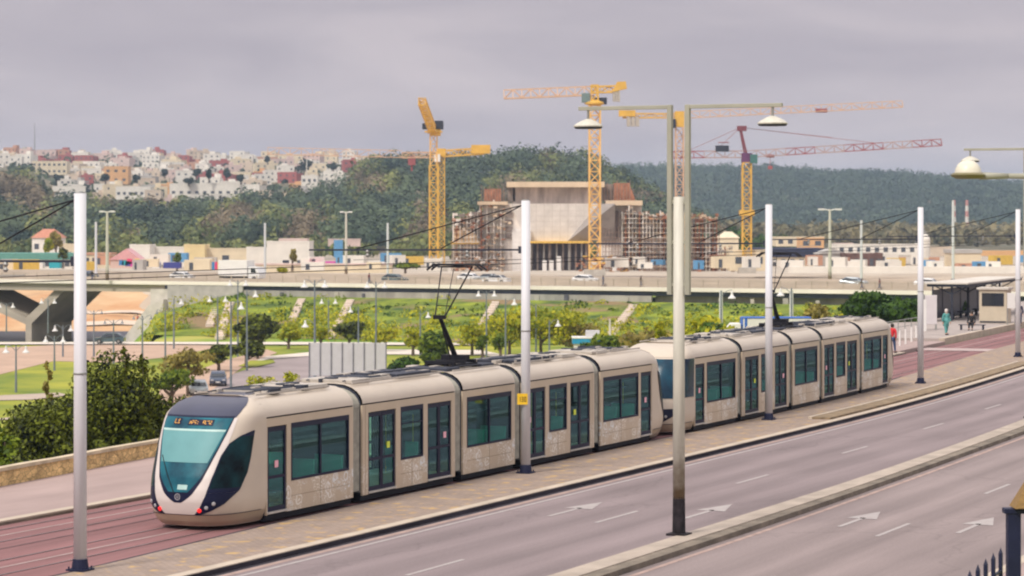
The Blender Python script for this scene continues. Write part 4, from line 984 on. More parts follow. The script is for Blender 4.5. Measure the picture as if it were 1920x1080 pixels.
for i,(u,v) in enumerate(((90,680),(235,650),(268,668),(152,672))):
    Y=87.5; zb=-1; h=gz(v,Y)-zb; tt=thing('shoot',['thin yellowish shoot at the left of the broad dark bush','upright leafy shoot topping the tall dark bush','upright leafy shoot above the bush nearest the tram','upright leafy shoot at the right of the near white pole'][i],'shoot',(gx(u,Y),Y,zb),0,'leafy shoots of the bushes')
    q=MB(); q.tube([(0,0,0),(0,0,h)],[.03,.01],5); q.build('stem',M_trunk,tt)
    quads_mesh('foliage',leaves([(.06*math.sin(k*30),0,h*k,.20*(1.2-k),.22) for k in(.5,.6,.7,.8,.9,.97)],520,.10,seed=50+i,shell=.2),4,L_autumn if i==0 else L_dark,tt)
# trees along the street of the park, seen over the lead tram
PK=-9.5
def pk(u,v,z=PK): Y=F*(CZ-z)/(v-H0); return gx(u,Y),Y
def park_tree(label,u,vb,vt,wpx,m,seed,nl=1500,leaf=.28,low=.3,lumps=9,name='tree',cat='tree',z=PK,Y=None,group='trees in the park',**k):
    if Y is None: x,Y=pk(u,vb,z)
    else: x=gx(u,Y)
    h=gz(vt,Y)-z; return tree(name,label,cat,x,Y,z,h,wpx/F*Y,m,group,nl=nl,leaf=leaf,seed=seed,crownlow=low,lumps=lumps,**k)
park_tree('round dark green tree with yellow tips above the front of the lead tram',484,675,588,72,L_dark,61,2600,.32,low=.28,trunk=.2)
park_tree('smaller dark tree overlapping the foot of the round dark tree',462,690,628,50,L_dark,62,1500,.28,low=.25)
park_tree('bushy tree left of the round dark tree, over the street',410,698,638,60,L_dark,63,1500,.27,low=.25)
park_tree('sparse yellowish tree with thin branches over the parked cars',352,745,645,75,L_autumn,64,1100,.24,low=.35,lumps=11,trunk=.15)
park_tree('sparse leafy tree between the bush and the cars',322,760,690,66,L_mid,65,1300,.22,low=.3,lumps=10)
park_tree('yellow-green young tree between two drainage stairs',541,655,608,40,L_yel,66,700,.28)
park_tree('dark rounded tree behind the ribbed billboard',655,652,603,52,L_dark,67,1200,.32)
park_tree('small yellow-green tree left of the dark rounded one',602,652,612,30,L_yel,68,500,.26)
park_tree('tall yellow-green tree right of the ribbed billboard',814,700,612,62,L_mid,69,2400,.30,low=.12)
park_tree('dark green shrub at the right end of the ribbed billboard',757,702,668,58,L_rich,70,1300,.26,low=.05)
park_tree('wide thin yellow tree above the middle of the lead tram',1015,668,570,150,L_yel,71,4200,.26,low=.3,lumps=20)
park_tree('thin yellow tree left of the white pole before the lead tram',955,668,592,80,L_yel,72,1500,.28,low=.3)
park_tree('pale yellow tree on the lawn above the pantograph deck',885,668,604,50,L_yel,73,800,.28,low=.3)
park_tree('low yellow-brown tree on the bank above the rear of the lead tram',722,660,612,44,L_yel,74,700,.28)
park_tree('young olive tree on the lawn right of the pantograph',905,672,626,22,L_mid,75,350,.25)
park_tree('young olive tree standing alone on the lawn',938,674,622,20,L_mid,76,350,.25)
park_tree('straggly brown-green tree at the end of the lawn',1090,668,600,70,L_autumn,77,900,.26,low=.2)
park_tree('tall thin tree left of the tall yellow-green one',775,668,612,36,L_yel,78,600,.26)
for i,(u,vb,vt,w_) in enumerate(((485,760,697,44),(545,758,688,34),(420,775,735,30),(455,770,742,22))):
    park_tree(['little yellow-green shrub behind the roof of the lead tram','little upright shrub left of the billboard foot','little shrub beside the dark car','little shrub between the cars and the tram roof'][i],u,vb,vt,w_,L_yel,90+i,500,.16,name='shrub',cat='shrub',low=.15,Y=215-i*4,z=gz(vb,215-i*4),group='shrubs behind the lead tram')
# bushes along the avenue further back
park_tree('broad yellow-green bush above the coupling of the trams',1322,640,585,118,L_yel,101,3200,.30,low=.02,Y=205,z=-4,name='bush',cat='bush',lumps=12,group='bushes beside the avenue')
park_tree('dark green foot of hedge under the broad yellow-green bush',1345,640,600,95,L_rich,102,1800,.28,low=.02,Y=203,z=-4,name='bush',cat='bush',group='bushes beside the avenue')
park_tree('big spreading dark green tree beside the stop',1650,650,540,125,L_rich,103,6500,.24,low=.12,Y=196,z=-1.2,lumps=18,trunk=.3,flatness=.8)
park_tree('dark tree leaning over the fence right of the big spreading tree',1712,650,556,90,L_rich,104,2600,.24,low=.1,Y=193,z=-.9,lumps=10)
park_tree('green tree behind the shelter of the stop',1765,640,546,62,L_rich,105,1700,.25,low=.2,Y=205,z=-.9,lumps=8)
park_tree('brownish yellow shrub left of the big spreading tree',1530,640,566,60,L_autumn,106,1500,.28,low=.05,Y=225,z=-4,name='bush',cat='bush',group='bushes beside the avenue')
park_tree('low olive scrub above the middle of the second tram',1215,640,590,90,L_autumn,107,1700,.28,low=.02,Y=215,z=-6,name='bush',cat='bush',group='bushes beside the avenue')
park_tree('low green scrub right of the blue kiosk',1140,650,628,80,L_mid,108,1300,.26,low=.02,Y=225,z=-5,name='bush',cat='bush',group='bushes beside the avenue')
park_tree('small yellowish plant over the trams, left of the tall double lamp',1235,625,600,20,L_yel,109,300,.18,low=.1,Y=205,z=-2.5,name='bush',cat='bush',group='bushes beside the avenue')
# hedge growth over the bank: uncountable
V=[]; rr=np.random.default_rng(5)
for k in range(620):
    t_=rr.uniform(-50,118); q_=rr.uniform(4,44); 
    if mnoise.noise(Vector((t_*.05,q_*.08,2)))<-.08: continue
    p=BR(t_,q_); z=terr(p.x,p.y); r_=.35+rr.random()**2*1.4
    V.append(leaves([(p.x,p.y,z+.1,r_*1.3,r_*.7)],int(16+r_*26),.26,seed=k+900,shell=.6))
VV=[]
for k in range(95):
    t_=rr.uniform(-46,116); q_=rr.uniform(26,50); p=BR(t_,q_); z=terr(p.x,p.y); r_=.9+rr.random()*1.8
    VV.append(leaves([(p.x,p.y,z+r_*.5,r_*1.2,r_*.8),(p.x+r_,p.y,z+r_*.7,r_*.8,r_*.7)],int(60+r_*60),.24,seed=k+5000,shell=.45))
tag(quads_mesh('ground_cover',np.concatenate(VV),4,L_yel),'bright yellow-green bushy growth along the foot of the grassy bank','growth',kind='stuff')
tag(quads_mesh('ground_cover',np.concatenate(V[2::3]),4,L_rich),'dark green scrub clumps on the grassy bank','scrub',kind='stuff')
tag(quads_mesh('ground_cover',np.concatenate(V[0::3]),4,L_mid),'low green scrub and weeds spread over the grassy bank','scrub',kind='stuff')
tag(quads_mesh('ground_cover',np.concatenate(V[1::3]),4,L_yel),'yellow flowering weeds spread over the grassy bank','weeds',kind='stuff')
# drainage stairs on the bank
M_stair=mat('stair_concrete',(.62,.52,.44),.9,var=.12)
for i,(u,v,u2,v2,lab) in enumerate(((412,560,394,612,'leftmost'),(432,568,412,636,'second'),(566,562,549,600,'short'),(658,563,620,634,'middle'),(930,567,884,640,'right'),(1188,573,1145,628,'last'))):
    # find bank points under those pixels
    def hit(u,v):
        for q_ in np.arange(2,46,.25):
            pass
        best=None
        for Y in np.arange(350,470,.5):
            p=at(u,v,Y); e=abs(p.z-max(terr(p.x,p.y),-9.5)-.15)
            if best is None or e<best[0]: best=(e,p)
        return best[1]
    a,b=hit(u,v),hit(u2,v2); mb=MB(); n=14
    for k in range(n):
        p=a.lerp(b,(k+.5)/n); d=(b-a)/n; mb.cbox((p.x,p.y,p.z+.05),(1.15,abs(d.y)+.55,.5),0)
    o=mb.build('drainage_stair',M_stair); tag(o,['pale concrete drainage stair at the left end of the grassy bank','pale drainage stair second from the left end of the bank','short pale drainage stair above the yellow-green young tree','pale drainage stair above the ribbed billboard','pale drainage stair running down beside the pole before the lead tram','pale drainage stair above the blue kiosk'][i],'drainage stair','drainage stairs on the bank')
# ------------------------------------------------------------ park lamps with hanging bell shades
M_bell=mat('bell_shade_white',(.66,.65,.65),.4,var=.04)
M_plamp=mat('park_lamp_post_grey',(.16,.19,.22),.5,var=.15)
def park_lamp(label,u,vt,Y,two,z=PK,side=1,proto=None):
    h=gz(vt,Y)-z; t=thing('park_lamp',label,'park lamp',(gx(u,Y),Y,z),0,'park lamps with bell shades')
    q=MB(); q.tube([(0,0,0),(0,0,h*.5),(0,0,h)],[.13,.10,.07],8); q.build('post',M_plamp,t)
    for s in((-1,1) if two else (side,)):
        q=MB(); q.tube([(0,0,h-.55),(s*.5,0,h-.05),(s*.95,0,h+.1),(s*1.0,0,h-.05)],.035,6); q.build('arm',M_plamp,t)
        f_=.55 if (u,vt) in((213,600),(267,592),(310,582),(176,582)) else 1
        q=MB(); q.lathe([(.36*f_,-.72*f_),(.35*f_,-.62*f_),(.20*f_,-.5*f_),(.13*f_,-.35*f_),(.09*f_,-.1),(.04,0)],(s*1.0,0,h-.02),12); q.build('lamp_shade',M_bell if f_==1 else M_plamp,t)
    return t
PL=[(30,648,262,1),(102,630,300,1),(12,568,400,1),(90,560,400,1),(118,610,330,1),(176,582,330,1),(213,600,300,1),(267,592,300,1),(310,582,310,1),(326,560,350,0),(408,555,330,1),(433,566,255,0),(446,525,330,1),(590,525,255,1),(591,600,262,0),(705,528,300,1),(672,575,330,0),(788,585,330,0),(912,545,330,1),(948,560,300,0),(1005,570,330,0),(1030,600,300,0),(616,560,380,1),(1352,545,240,0),(1484,540,240,0),(463,545,300,0)]
PLL=['at the far left edge','near the left, before the underpass pier','beyond the path at the left edge','in front of the underpass pier','right of the pier','just right of the nearest white pole','over the dark channel','before the white abutment','before the grey retaining wall','at the foot of the grass bank','beside the two leftmost drainage stairs','over the street with the cars','above the second drainage stair','tall one left of the billboard','low one left of the billboard','tall one above the billboard right half','above the middle drainage stair','on the bank right of the billboard','left of the right drainage stair','tall one left of the white pole before the lead tram','over the wide thin yellow tree','right end of the lawn','behind the tall one left of the billboard','over the broad yellow-green bush','over the second tram','above the round dark tree']
for i,(u,v,Y,two) in enumerate(PL): park_lamp(('double' if two else 'single')+' bell-shaded park lamp '+PLL[i],u,v,Y,two,side=1 if i%2 else -1)
# ------------------------------------------------------------ billboard with seven ribs, seen from behind
Y=240; xa,xb=gx(580,Y),gx(724,Y); zt,zb_=gz(643,Y),gz(704,Y)
t=thing('billboard','pale grey billboard with seven ribbed panels standing behind the lead tram','billboard',((xa+xb)/2,Y,PK))
Wd=xb-xa; M_bb=mat('billboard_grey',(.52,.51,.54),.5,var=.05)
for k in range(7):
    q=MB(); x0=-Wd/2+Wd*k/7; q.box(x0+.05,x0+Wd/7-.05,-.06,.06,zb_-PK,zt-PK); q.build('panel',M_bb,t,bevel=.01)
q=MB()
for k in range(8):
    x0=-Wd/2+Wd*k/7; q.box(x0-.05,x0+.05,-.13,.10,zb_-PK-.15,zt-PK+.03)
q.build('rib',mat('billboard_rib',(.17,.17,.20),.5),t)
q=MB(); q.box(-Wd/2-.1,Wd/2+.9,-.3,.9,zb_-PK-.42,zb_-PK-.16); q.build('walkway',mat('walkway_bluegrey',(.16,.20,.27),.5),t)
for s in(-.3,.3):
    q=MB(); q.tube([(Wd*s,.3,0),(Wd*s,.3,zb_-PK-.3)],.22,10); q.build('post',M_plamp,t)
# blue topped kiosk and blue-white truck box behind the trams
Y=262; x=gx(1112,Y); zb_=gz(652,Y)
t=thing('kiosk','low white kiosk with a bright blue band behind the trams','kiosk',(x,Y,zb_))
q=MB(); q.box(-1.95,1.95,-1.2,1.2,0,.95); q.build('wall',M_white,t)
q=MB(); q.box(-2.1,1.6,-1.35,1.3,.45,.98); q.build('band',mat('kiosk_blue',(.02,.27,.50),.5),t)
q=MB(); q.box(-2.15,2.15,-1.4,1.4,.985,1.12); q.build('roof',M_white,t)
q=MB(); q.box(-.75,.65,-.6,.6,1.125,1.75); q.build('roof_unit',M_bb,t,bevel=.03)
q=MB(); q.tube([(1.7,0,1.12),(1.7,0,2.9)],.10,8); q.build('chimney',GRAYM,t)
Y=215; x=gx(1452,Y); zb_=gz(640,Y); H_=gz(596,Y)-zb_
t=thing('truck','white box truck with blue edging parked behind the second tram','truck',(x,Y,zb_))
q=MB(); q.box(-2.7,2.9,-1.1,1.1,.7,H_); q.build('cargo_box',M_white,t,bevel=.02)
q=MB(); M_bl=mat('edging_blue',(.02,.12,.50),.5); q.box(-2.74,2.94,-1.14,1.14,H_+.001,H_+.07); q.box(-2.74,-2.701,-1.13,1.13,.7,H_); q.box(-2.55,-2.35,-1.14,-1.101,.72,H_); q.build('edging',M_bl,t)
q=MB(); q.prism([(-4.3,.5),(-2.85,.5),(-2.85,H_*.78),(-3.6,H_*.78),(-4.1,H_*.5)],'y',-1.05,1.05); q.build('cab',M_white,t,bevel=.04)
q=MB(); q.box(-2.0,.8,-1.12,-1.04,.9,1.0); q.box(-2.4,2.6,-.9,.9,.45,.69); q.build('chassis',M_black,t)
for xx in(-3.5,1.6,2.4):
    q=MB(); q.tube([(xx,-1.1,.45),(xx,1.1,.45)],.45,14); q.build('wheel',M_rub,t)
# ------------------------------------------------------------ cars
def car(label,x,y,z,rz,col,kind='hatch',group='parked cars',proto=None):
    t=thing('parked_car' if group and 'parked' in group else 'car',label,'car',(x,y,z),rz,group)
    pr=[(-2.1,.28),(2.1,.28),(2.15,.6),(2.0,.82),(1.15,.93),(.55,1.42),(-1.1,1.46),(-1.9,1.0),(-2.12,.85)] if kind=='hatch' else [(-2.3,.28),(2.2,.28),(2.25,.6),(2.1,.80),(1.2,.90),(.6,1.38),(-.9,1.40),(-1.5,.98),(-2.25,.92)]
    n=len(pr); mb=MB(); rows=[]
    for yy,k in((-.86,.0),(-.82,.05),(.82,.05),(.86,.0)):
        rows.append([(px*(1-(0 if k else .01)),yy if pz<1.0 else yy*.82,pz) for px,pz in pr])
    vs=[p for r_ in rows for p in r_]; fs=[tuple(range(n)),tuple(reversed(range(3*n,4*n)))]
    for r_ in range(3):
        for i in range(n): a=r_*n+i;b=r_*n+(i+1)%n; fs.append((a,a+n,b+n,b))
    mb.add(vs,fs); mb.build('body',col,t,bevel=.03)
    q=MB()
    for s in(-1,1):
        yb=s*.868; yt=s*.712; pts=[(pr[4][0]-.1,yb,.96),(pr[5][0]-.04,yt,1.36),(pr[6][0]+.1,yt,1.38),(pr[7][0]+.12,yb,1.0)]
        q.add(pts,[(0,1,2,3) if s<0 else (3,2,1,0)])
    q.add([(pr[4][0]+.01,-.74,.965),(pr[4][0]+.01,.74,.965),(pr[5][0]+.03,.64,1.38),(pr[5][0]+.03,-.64,1.38)],[(0,1,2,3)])
    q.add([(pr[7][0]-.03,-.74,1.02),(pr[7][0]-.03,.74,1.02),(pr[6][0]-.05,.64,1.40),(pr[6][0]-.05,-.64,1.40)],[(3,2,1,0)])
    q.build('window',M_glassd,t)
    for xx in(-1.35,1.35):
        for s in(-1,1): q=MB(); q.tube([(xx,s*.70,.33),(xx,s*.89,.33)],.33,14); q.mi(1).tube([(xx,s*.89,.33),(xx,s*.9,.33)],.18,10); q.build('wheel',[M_rub,M_grey],t)
    for s in(-1,1):
        q=MB(); q.box(pr[2][0]-.1,pr[2][0]+.01,s*.6-.16,s*.6+.16,.60,.74); q.build('headlight',T_lampW,t)
    q=MB(); q.box(pr[2][0]-.05,pr[2][0]+.012,-.45,.45,.36,.52); q.mi(1).box(pr[2][0]-.05,pr[2][0]+.02,-.24,.24,.40,.50); q.build('grille',[M_black,M_white],t)
    return t
C_sil=mat('car_silver',(.42,.47,.50),.3,.5,var=.03,coat=.5); C_blu=mat('car_dark_blue',(.05,.07,.12),.3,.3,var=.03,coat=.5); C_wh=mat('car_white',(.72,.72,.72),.35,var=.02,coat=.5); C_gr=mat('car_grey_green',(.06,.10,.11),.3,.3,coat=.5); C_red=mat('car_red',(.4,.03,.03),.3,coat=.5)
x,y=pk(372,742); car('silver car facing the viewer on the park street, nearest the bush',x,y,PK+.1,rad(-80),C_sil)
x,y=pk(409,724); car('dark blue car facing the viewer on the park street, right of the silver one',x,y,PK+.1,rad(-84),C_blu)
x,y=pk(206,647); car('small grey-green car on the park road below the bridge at the left',x,y,PK+.22,rad(178),C_gr,group='parked cars')
# ------------------------------------------------------------ the stop: shelter, machine, panels, bollards
def stp(s,off,z=.42): return PT(s,off,z)
t=thing('shelter','tram stop shelter with a thin pale canopy and dark glazed back wall','shelter',stp(150,-13.0),RZ(150))
q=MB(); q.box(-9,14,-1.7,1.5,2.75,2.86); q.mi(1).box(-8.9,13.9,-1.6,1.4,2.55,2.748); q.build('canopy',[GRAYM,M_dark],t)
q=MB()
for k in range(7): xx=-9+k*3.4; q.box(xx,xx+.09,.9,1.0,.0,2.55); 
q.mi(1)
for k in range(6): xx=-9+k*3.4; q.box(xx+.1,xx+3.38,.93,.96,.15,2.3)
q.build('back_wall',[M_dark,mat('shelter_glass',(.05,.05,.08),.4,var=.3,spec=.25)],t)
for xx in(-8.5,-2.5,4,10.5):
    q=MB(); q.beam((xx,-.4,0),(xx,-.4,2.55),.14,.14); q.beam((xx,-.4,2.0),(xx,-1.5,2.55),.08,.08); q.beam((xx,-.4,2.0),(xx,.8,2.55),.08,.08); q.build('post',M_dark,t)
for xx in(-7,-2,4):
    q=MB(); q.box(xx,xx+2.2,.1,.55,.42,.5); q.box(xx+.2,xx+.3,.2,.4,0,.42); q.box(xx+2.3,xx+2.4,.2,.4,0,.42); q.build('bench',M_dark,t)
x,y=(gx(1866,190),190)
t=thing('ticket_booth','beige ticket booth with a dark window at the far end of the shelter','booth',(x,y,.42),RZ(150)-rad(90))
q=MB(); q.box(-1.0,1.0,-.9,.9,0,2.45); q.build('wall',mat('booth_beige',(.50,.43,.33),.7,var=.06),t,bevel=.02)
q=MB(); q.box(-.8,.8,-.93,-.905,1.25,2.2); q.build('window',M_glassd,t)
q=MB(); q.box(-1.15,1.15,-1.05,1.05,2.453,2.6); q.build('roof',GRAYM,t)
q=MB(); q.box(-.95,.95,-.92,-.902,.05,.16); q.build('skirting',M_dark,t)
Y=178
t=thing('information_panel','tall grey and white information panel on the platform before the shelter','panel',(gx(1745,Y),Y,.25),0)
q=MB(); q.box(-.42,.42,-.08,.08,.55,2.55); q.build('display_case',mat('panel_white',(.62,.58,.60),.4,var=.05),t,bevel=.02)
q=MB(); q.box(-.60,-.43,-.10,.10,0,2.6); q.box(.3,.42,-.06,.06,0,.55); q.build('frame',M_grey,t)
Y=176
t=thing('stop_marker','slim white marker post left of the information panel','marker post',(gx(1734,Y),Y,.25),0)
q=MB(); q.box(-.10,.10,-.06,.06,.05,2.3); q.build('post',M_white,t,bevel=.01); q=MB(); q.box(-.16,.16,-.12,.12,0,.05); q.build('base',M_dark,t)
BL=[(1687,648),(1698,645),(1709,641),(1718,638),(1726,634)]
for i,(u,v) in enumerate(BL):
    Y=F*(CZ-.25)/(v-H0); b=thing('bollard','white cylindrical bollard beside the platform ramp','bollard',(gx(u,Y),Y,.25),0,'bollards beside the platform ramp')
    q=MB(); q.tube([(0,0,0),(0,0,.95)],.06,10); q.build('post',M_white,b); q=MB(); q.tube([(0,0,.95),(0,0,1.0)],[.07,.03],10); q.build('cap',M_grey,b)
t=thing('guard_rail','thin grey guard rail along the back of the platform ramp','guard rail',PT(112,-11.8,.25),RZ(115))
q=MB(); q.tube([(-4,0,1.0),(14,0,1.0)],.03,6); q.tube([(-4,0,.55),(14,0,.55)],.02,6); q.build('rail',M_grey,t)
for k in range(10): q=MB(); q.tube([(-4+2*k,0,0),(-4+2*k,0,1.0)],.03,6); q.build('post',M_grey,t)
Y=186
t=thing('notice_board','white notice board beside the ticket booth at the right','notice board',(gx(1896,Y),Y,.42),0)
q=MB(); q.box(-.28,.28,-.04,.04,1.2,2.3); q.build('board',M_white,t); q=MB(); q.box(-.3,-.24,-.03,.03,0,1.2); q.box(.24,.3,-.03,.03,0,1.2); q.build('post',M_grey,t)
# ------------------------------------------------------------ road bridge
bt=thing('bridge','long low concrete road bridge crossing behind the park with a slim pale deck edge','bridge',(0,412,0),math.atan2(BD[1],BD[0]))
# local x along the deck, local y away from the viewer
TB0,TB1=-330,175; DZ=-2.45
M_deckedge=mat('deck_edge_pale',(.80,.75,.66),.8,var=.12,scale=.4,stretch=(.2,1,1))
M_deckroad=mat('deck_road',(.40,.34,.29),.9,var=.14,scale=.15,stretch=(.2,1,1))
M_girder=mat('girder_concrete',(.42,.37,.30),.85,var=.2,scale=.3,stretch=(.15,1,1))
M_girderd=mat('girder_shade_navy',(.045,.055,.10),.6,var=.3,scale=.3)  # navy is the shade below the deck edge, painted into the girder
M_par=mat('parapet_beige',(.45,.38,.31),.85,var=.16,scale=.5,stretch=(.3,1,1))
q=MB(); q.box(TB0,TB1,.3,25,DZ-.5,DZ-.01); q.build('deck',M_deckroad,bt)
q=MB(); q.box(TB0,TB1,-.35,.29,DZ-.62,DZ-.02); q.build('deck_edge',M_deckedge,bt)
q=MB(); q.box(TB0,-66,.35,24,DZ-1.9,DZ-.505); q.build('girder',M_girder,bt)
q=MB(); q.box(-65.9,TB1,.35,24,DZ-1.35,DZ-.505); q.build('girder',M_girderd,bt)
q=MB(); q.box(TB0,TB1,1.6,1.85,DZ,DZ+.55); q.box(TB0,TB1,24.3,24.6,DZ,DZ+.95); q.box(TB0,TB1,12.2,12.7,DZ,DZ+.55); q.build('barrier',M_par,bt)
q=MB()
for z in(.25,.55,.85,1.15): q.box(-20,TB1,-.06,-.02,DZ+z,DZ+z+.05)
q.box(TB0,TB1,.10,.16,DZ+.95,DZ+1.02); q.build('rail',M_par,bt)
V=[]; mb=MB()
for x in np.arange(TB0,TB1,2.5): mb.box(x,x+.12,.0,.14,DZ-.02,DZ+1.15)
o=mb.build('railing_posts',M_par,bt); o['kind']='stuff'
q=MB(); q.box(-65.0,24,.0,.34,-7,DZ-1.352); q.box(24.001,TB1,1.6,1.9,-7,DZ-1.352)
q.build('abutment_wall',M_concd,bt)
q=MB(); q.prism([(-74.5,-13.8),(-65.02,-13.8),(-65.02,-5.5),(-68.0,-6.5)],'y',-1.5,3.5); q.build('apron',GRAYM,bt)
TH_post=mat('drain_post_dark',(.10,.10,.13),.8,var=.3)
rp=random.Random(4)
for x in np.arange(-48,TB1,5.2):
    if rp.random()<.75: q=MB(); q.box(x,x+rp.uniform(.3,1.2),-.22,-.003,-6.4,DZ-1.352-.3*rp.random()); q.build('buttress',M_conc if rp.random()<.6 else TH_post,bt)
q=MB(); q.mi(0).box(-68.5,-65.0,-.2,4.2,-14.2,DZ-1.36); q.build('abutment_pier',GRAYM,bt)
# sloping wing wall down to the bank
q=MB(); q.prism([(-65.0,-9.8),(-52,-5.0),(-50,-4.0),(-50,DZ-.7),(-65.0,DZ-.7)],'y',-.30,-.01); q.build('wing_wall',mat('wing_wall_grey',(.40,.38,.36),.85,var=.15,scale=.8),bt)
# V pier with deep dark side, and its far leg
q=MB(); q.prism([(-95.7,-14.5),(-94.4,-14.5),(-94.4,-10.2),(-87.4,DZ-1.92),(-89.6,DZ-1.92),(-95.7,-9.3)],'y',1.2,13.0); q.prism([(-95.72,-10.4),(-95.72,-9.3),(-108,DZ-1.95),(-113,DZ-1.95)],'y',1.4,12.8); q.build('pier',M_girder,bt)
q=MB(); q.prism([(-152,-14.5),(-150.6,-14.5),(-150.6,-7),(-141,DZ-1.95),(-144,DZ-1.95),(-152,-6.4)],'y',1.2,12); q.build('pier',M_girder,bt)
for k in range(-3,0):
    pass
# traffic and walkers on the bridge
def onb(u,q_=6,dz=0):      # point on the deck under pixel column u, q metres in from the near edge
    a=gx(u,1); # x=a*Y ; Y=412+BD1*t-BN.. solve
    for t in np.arange(-200,160,.2):
        x=BD[0]*t-BN[0]*q_; Y=412+BD[1]*t-BN[1]*q_
        if x/Y>=a: return x,Y,t
    return x,Y,t
RB=math.atan2(BD[1],BD[0])
cars_b=[(740,8,C_gr,'dark green car on the bridge left of the twin cranes',0),(930,10,C_wh,'white car on the bridge behind the pole before the lead tram',1),(915,18,C_sil,'silver car on the bridge behind the raised pantograph',1),(1098,17,C_wh,'white car on the bridge below the tall yellow crane',0),(160,9,C_blu,'dark car on the bridge just right of the nearest white pole',0),(340,9,C_wh,'white car on the bridge left of the white truck',0),(1740,18,C_wh,'white car on the bridge above the shelter',0),(880,20,C_wh,'pale car on the bridge left of the pole before the lead tram',0),(1600,19,C_sil,'silver car on the bridge over the tail of the second tram',0),(1850,18,C_wh,'white car on the bridge at the right end',0)]
for u,q_,col,lab,fl in cars_b:
    x,Y,t=onb(u,q_); car(lab,x,Y,DZ,RB+(math.pi if fl else 0),col,kind='sedan' if fl else 'hatch',group='cars on the bridge')
x,Y,t_=onb(455,7)
t=thing('truck','white box truck driving on the bridge above the leftmost drainage stairs','truck',(x,Y,DZ),RB)
q=MB(); q.box(-4.2,1.6,-1.2,1.2,.85,3.5); q.build('cargo_box',M_white,t,bevel=.03)
q=MB(); q.prism([(1.75,.5),(3.9,.5),(3.95,1.3),(3.4,2.4),(1.75,2.45)],'y',-1.1,1.1); q.build('cab',C_wh,t,bevel=.05)
q=MB(); q.prism([(2.3,1.4),(3.35,1.4),(3.1,2.2),(2.3,2.2)],'y',-1.12,1.12); q.build('window',M_glassd,t)
q=MB(); q.box(-4.1,3.6,-.9,.9,.5,.84); q.build('chassis',M_black,t)
for xx in(-2.8,2.9):
    q=MB(); q.tube([(xx,-1.1,.45),(xx,1.1,.45)],.45,12); q.build('wheel',M_rub,t)
# slim masts and double headed lamps on and beyond the bridge
def dmast(label,u,vt,Y,wid,z=-2.4,th=.32):
    t=thing('street_lamp',label,'street lamp',(gx(u,Y),Y,z),0,'double-headed street lamps beyond the bridge'); h=gz(vt,Y)-z
    q=MB(); q.tube([(0,0,0),(0,0,h)],[th,th*.6],10); q.build('shaft',M_polec,t)
    for s in(-1,1):
        q=MB(); q.tube([(0,0,h-.25),(s*wid*.5,0,h)],[.12,.09],6); q.cbox((s*wid*.75,0,h-.05),(wid*.55,.5,.28)); q.build('lamp_head',M_white,t)
dmast('tall double-headed street lamp on the bridge right of the nearest white pole',201,396,445,1.3)
dmast('tall double-headed street lamp in front of the hillside at left centre',649,397,520,1.2,-3)
dmast('tall double-headed street lamp on the bridge in front of the far wooded ridge',1556,392,430,1.9)
for u,vt,Y,lab in((180,416,470,'thin white mast on the bridge beside the left double-headed street lamp'),(497,418,470,'thin white mast on the bridge above the white truck'),(727,418,470,'thin white mast on the bridge left of the twin cranes'),(1615,413,432,'thin white mast on the bridge right of the far double-headed street lamp'),(1787,376,432,'thin white mast on the bridge beside the striped chimneys'),(1352,545,300,'short pale mast on the bank right of the tall double lamp'),(1484,545,280,'short pale mast on the bank above the second tram')):
    z=-2.4 if Y>400 else -7; t=thing('mast',lab,'mast',(gx(u,Y),Y,z),0,'thin white masts'); h=gz(vt,Y)-z
    q=MB(); q.tube([(0,0,0),(0,0,h)],[.24,.2],10); q.build('shaft',M_polew,t); q=MB(); q.cbox((0,0,.25),(.7,.7,.5)); q.build('base',M_dark,t)
# ------------------------------------------------------------ buildings
def bldg(label,u0,u1,vt,vb,Y,col,depth=12,nm='building',win=(0,0),winm=None,parapet=True,roof=None,z=None,group=None,door=False,cat='building',rz=0):
    x0,x1=gx(u0,Y),gx(u1,Y); zb=gz(vb,Y) if z is None else z; H_=gz(vt,Y)-zb; w_=(x1-x0)/2
    t=thing(nm,label,cat,((x0+x1)/2,Y,zb),rz,group)
    q=MB(); q.box(-w_,w_,0,depth,0,H_); q.build('wall',col,t)
    if roof:
        q=MB(); 
        if roof[0]=='gable': q.prism([(-w_-.3,H_+.01),(w_+.3,H_+.01),(w_*.1,H_+roof[1])],'y',-.3,depth+.3)
        elif roof[0]=='hip': 
            a=w_+.4; q.add([(-a,-.4,H_+.01),(a,-.4,H_+.01),(a,depth+.4,H_+.01),(-a,depth+.4,H_+.01),(-w_*.4,depth/2,H_+roof[1]),(w_*.4,depth/2,H_+roof[1])],[(0,1,5,4),(1,2,5),(2,3,4,5),(3,0,4),(3,2,1,0)])
        else: q.box(-w_-.2,w_+.2,-.2,depth+.2,H_+.005,H_+roof[1])
        q.build('roof',roof[2],t)
    elif parapet:
        q=MB(); q.box(-w_-.08,w_+.08,-.08,.2,H_+.003,H_+.45); q.box(-w_-.08,-w_+.2,.2,depth,H_+.003,H_+.45); q.box(w_-.2,w_+.08,.2,depth,H_+.003,H_+.45); q.build('parapet',col,t)
    nx,nz=win
    for i in range(nx):
        for j in range(nz):
            q=MB(); cx=-w_+2*w_*(i+.5)/nx; cz=H_*(j+.55)/nz; ww=min(1.0,w_/nx*.5); wh=min(.8,H_/nz*.25)
            q.box(cx-ww,cx+ww,-.03,.05,cz-wh,cz+wh); q.build('window',winm or M_win,t)
    if door: q=MB(); q.box(-w_*.1-.9,-w_*.1+.9,-.04,.05,0,min(2.6,H_*.7)); q.build('door',M_dark,t)
    return t
B_white=mat('wall_white',(.72,.68,.62),.8,var=.08,scale=.3); B_cream=mat('wall_cream',(.68,.58,.42),.8,var=.1,scale=.3); B_yel=mat('wall_yellow',(.70,.56,.30),.8,var=.08,scale=.3)
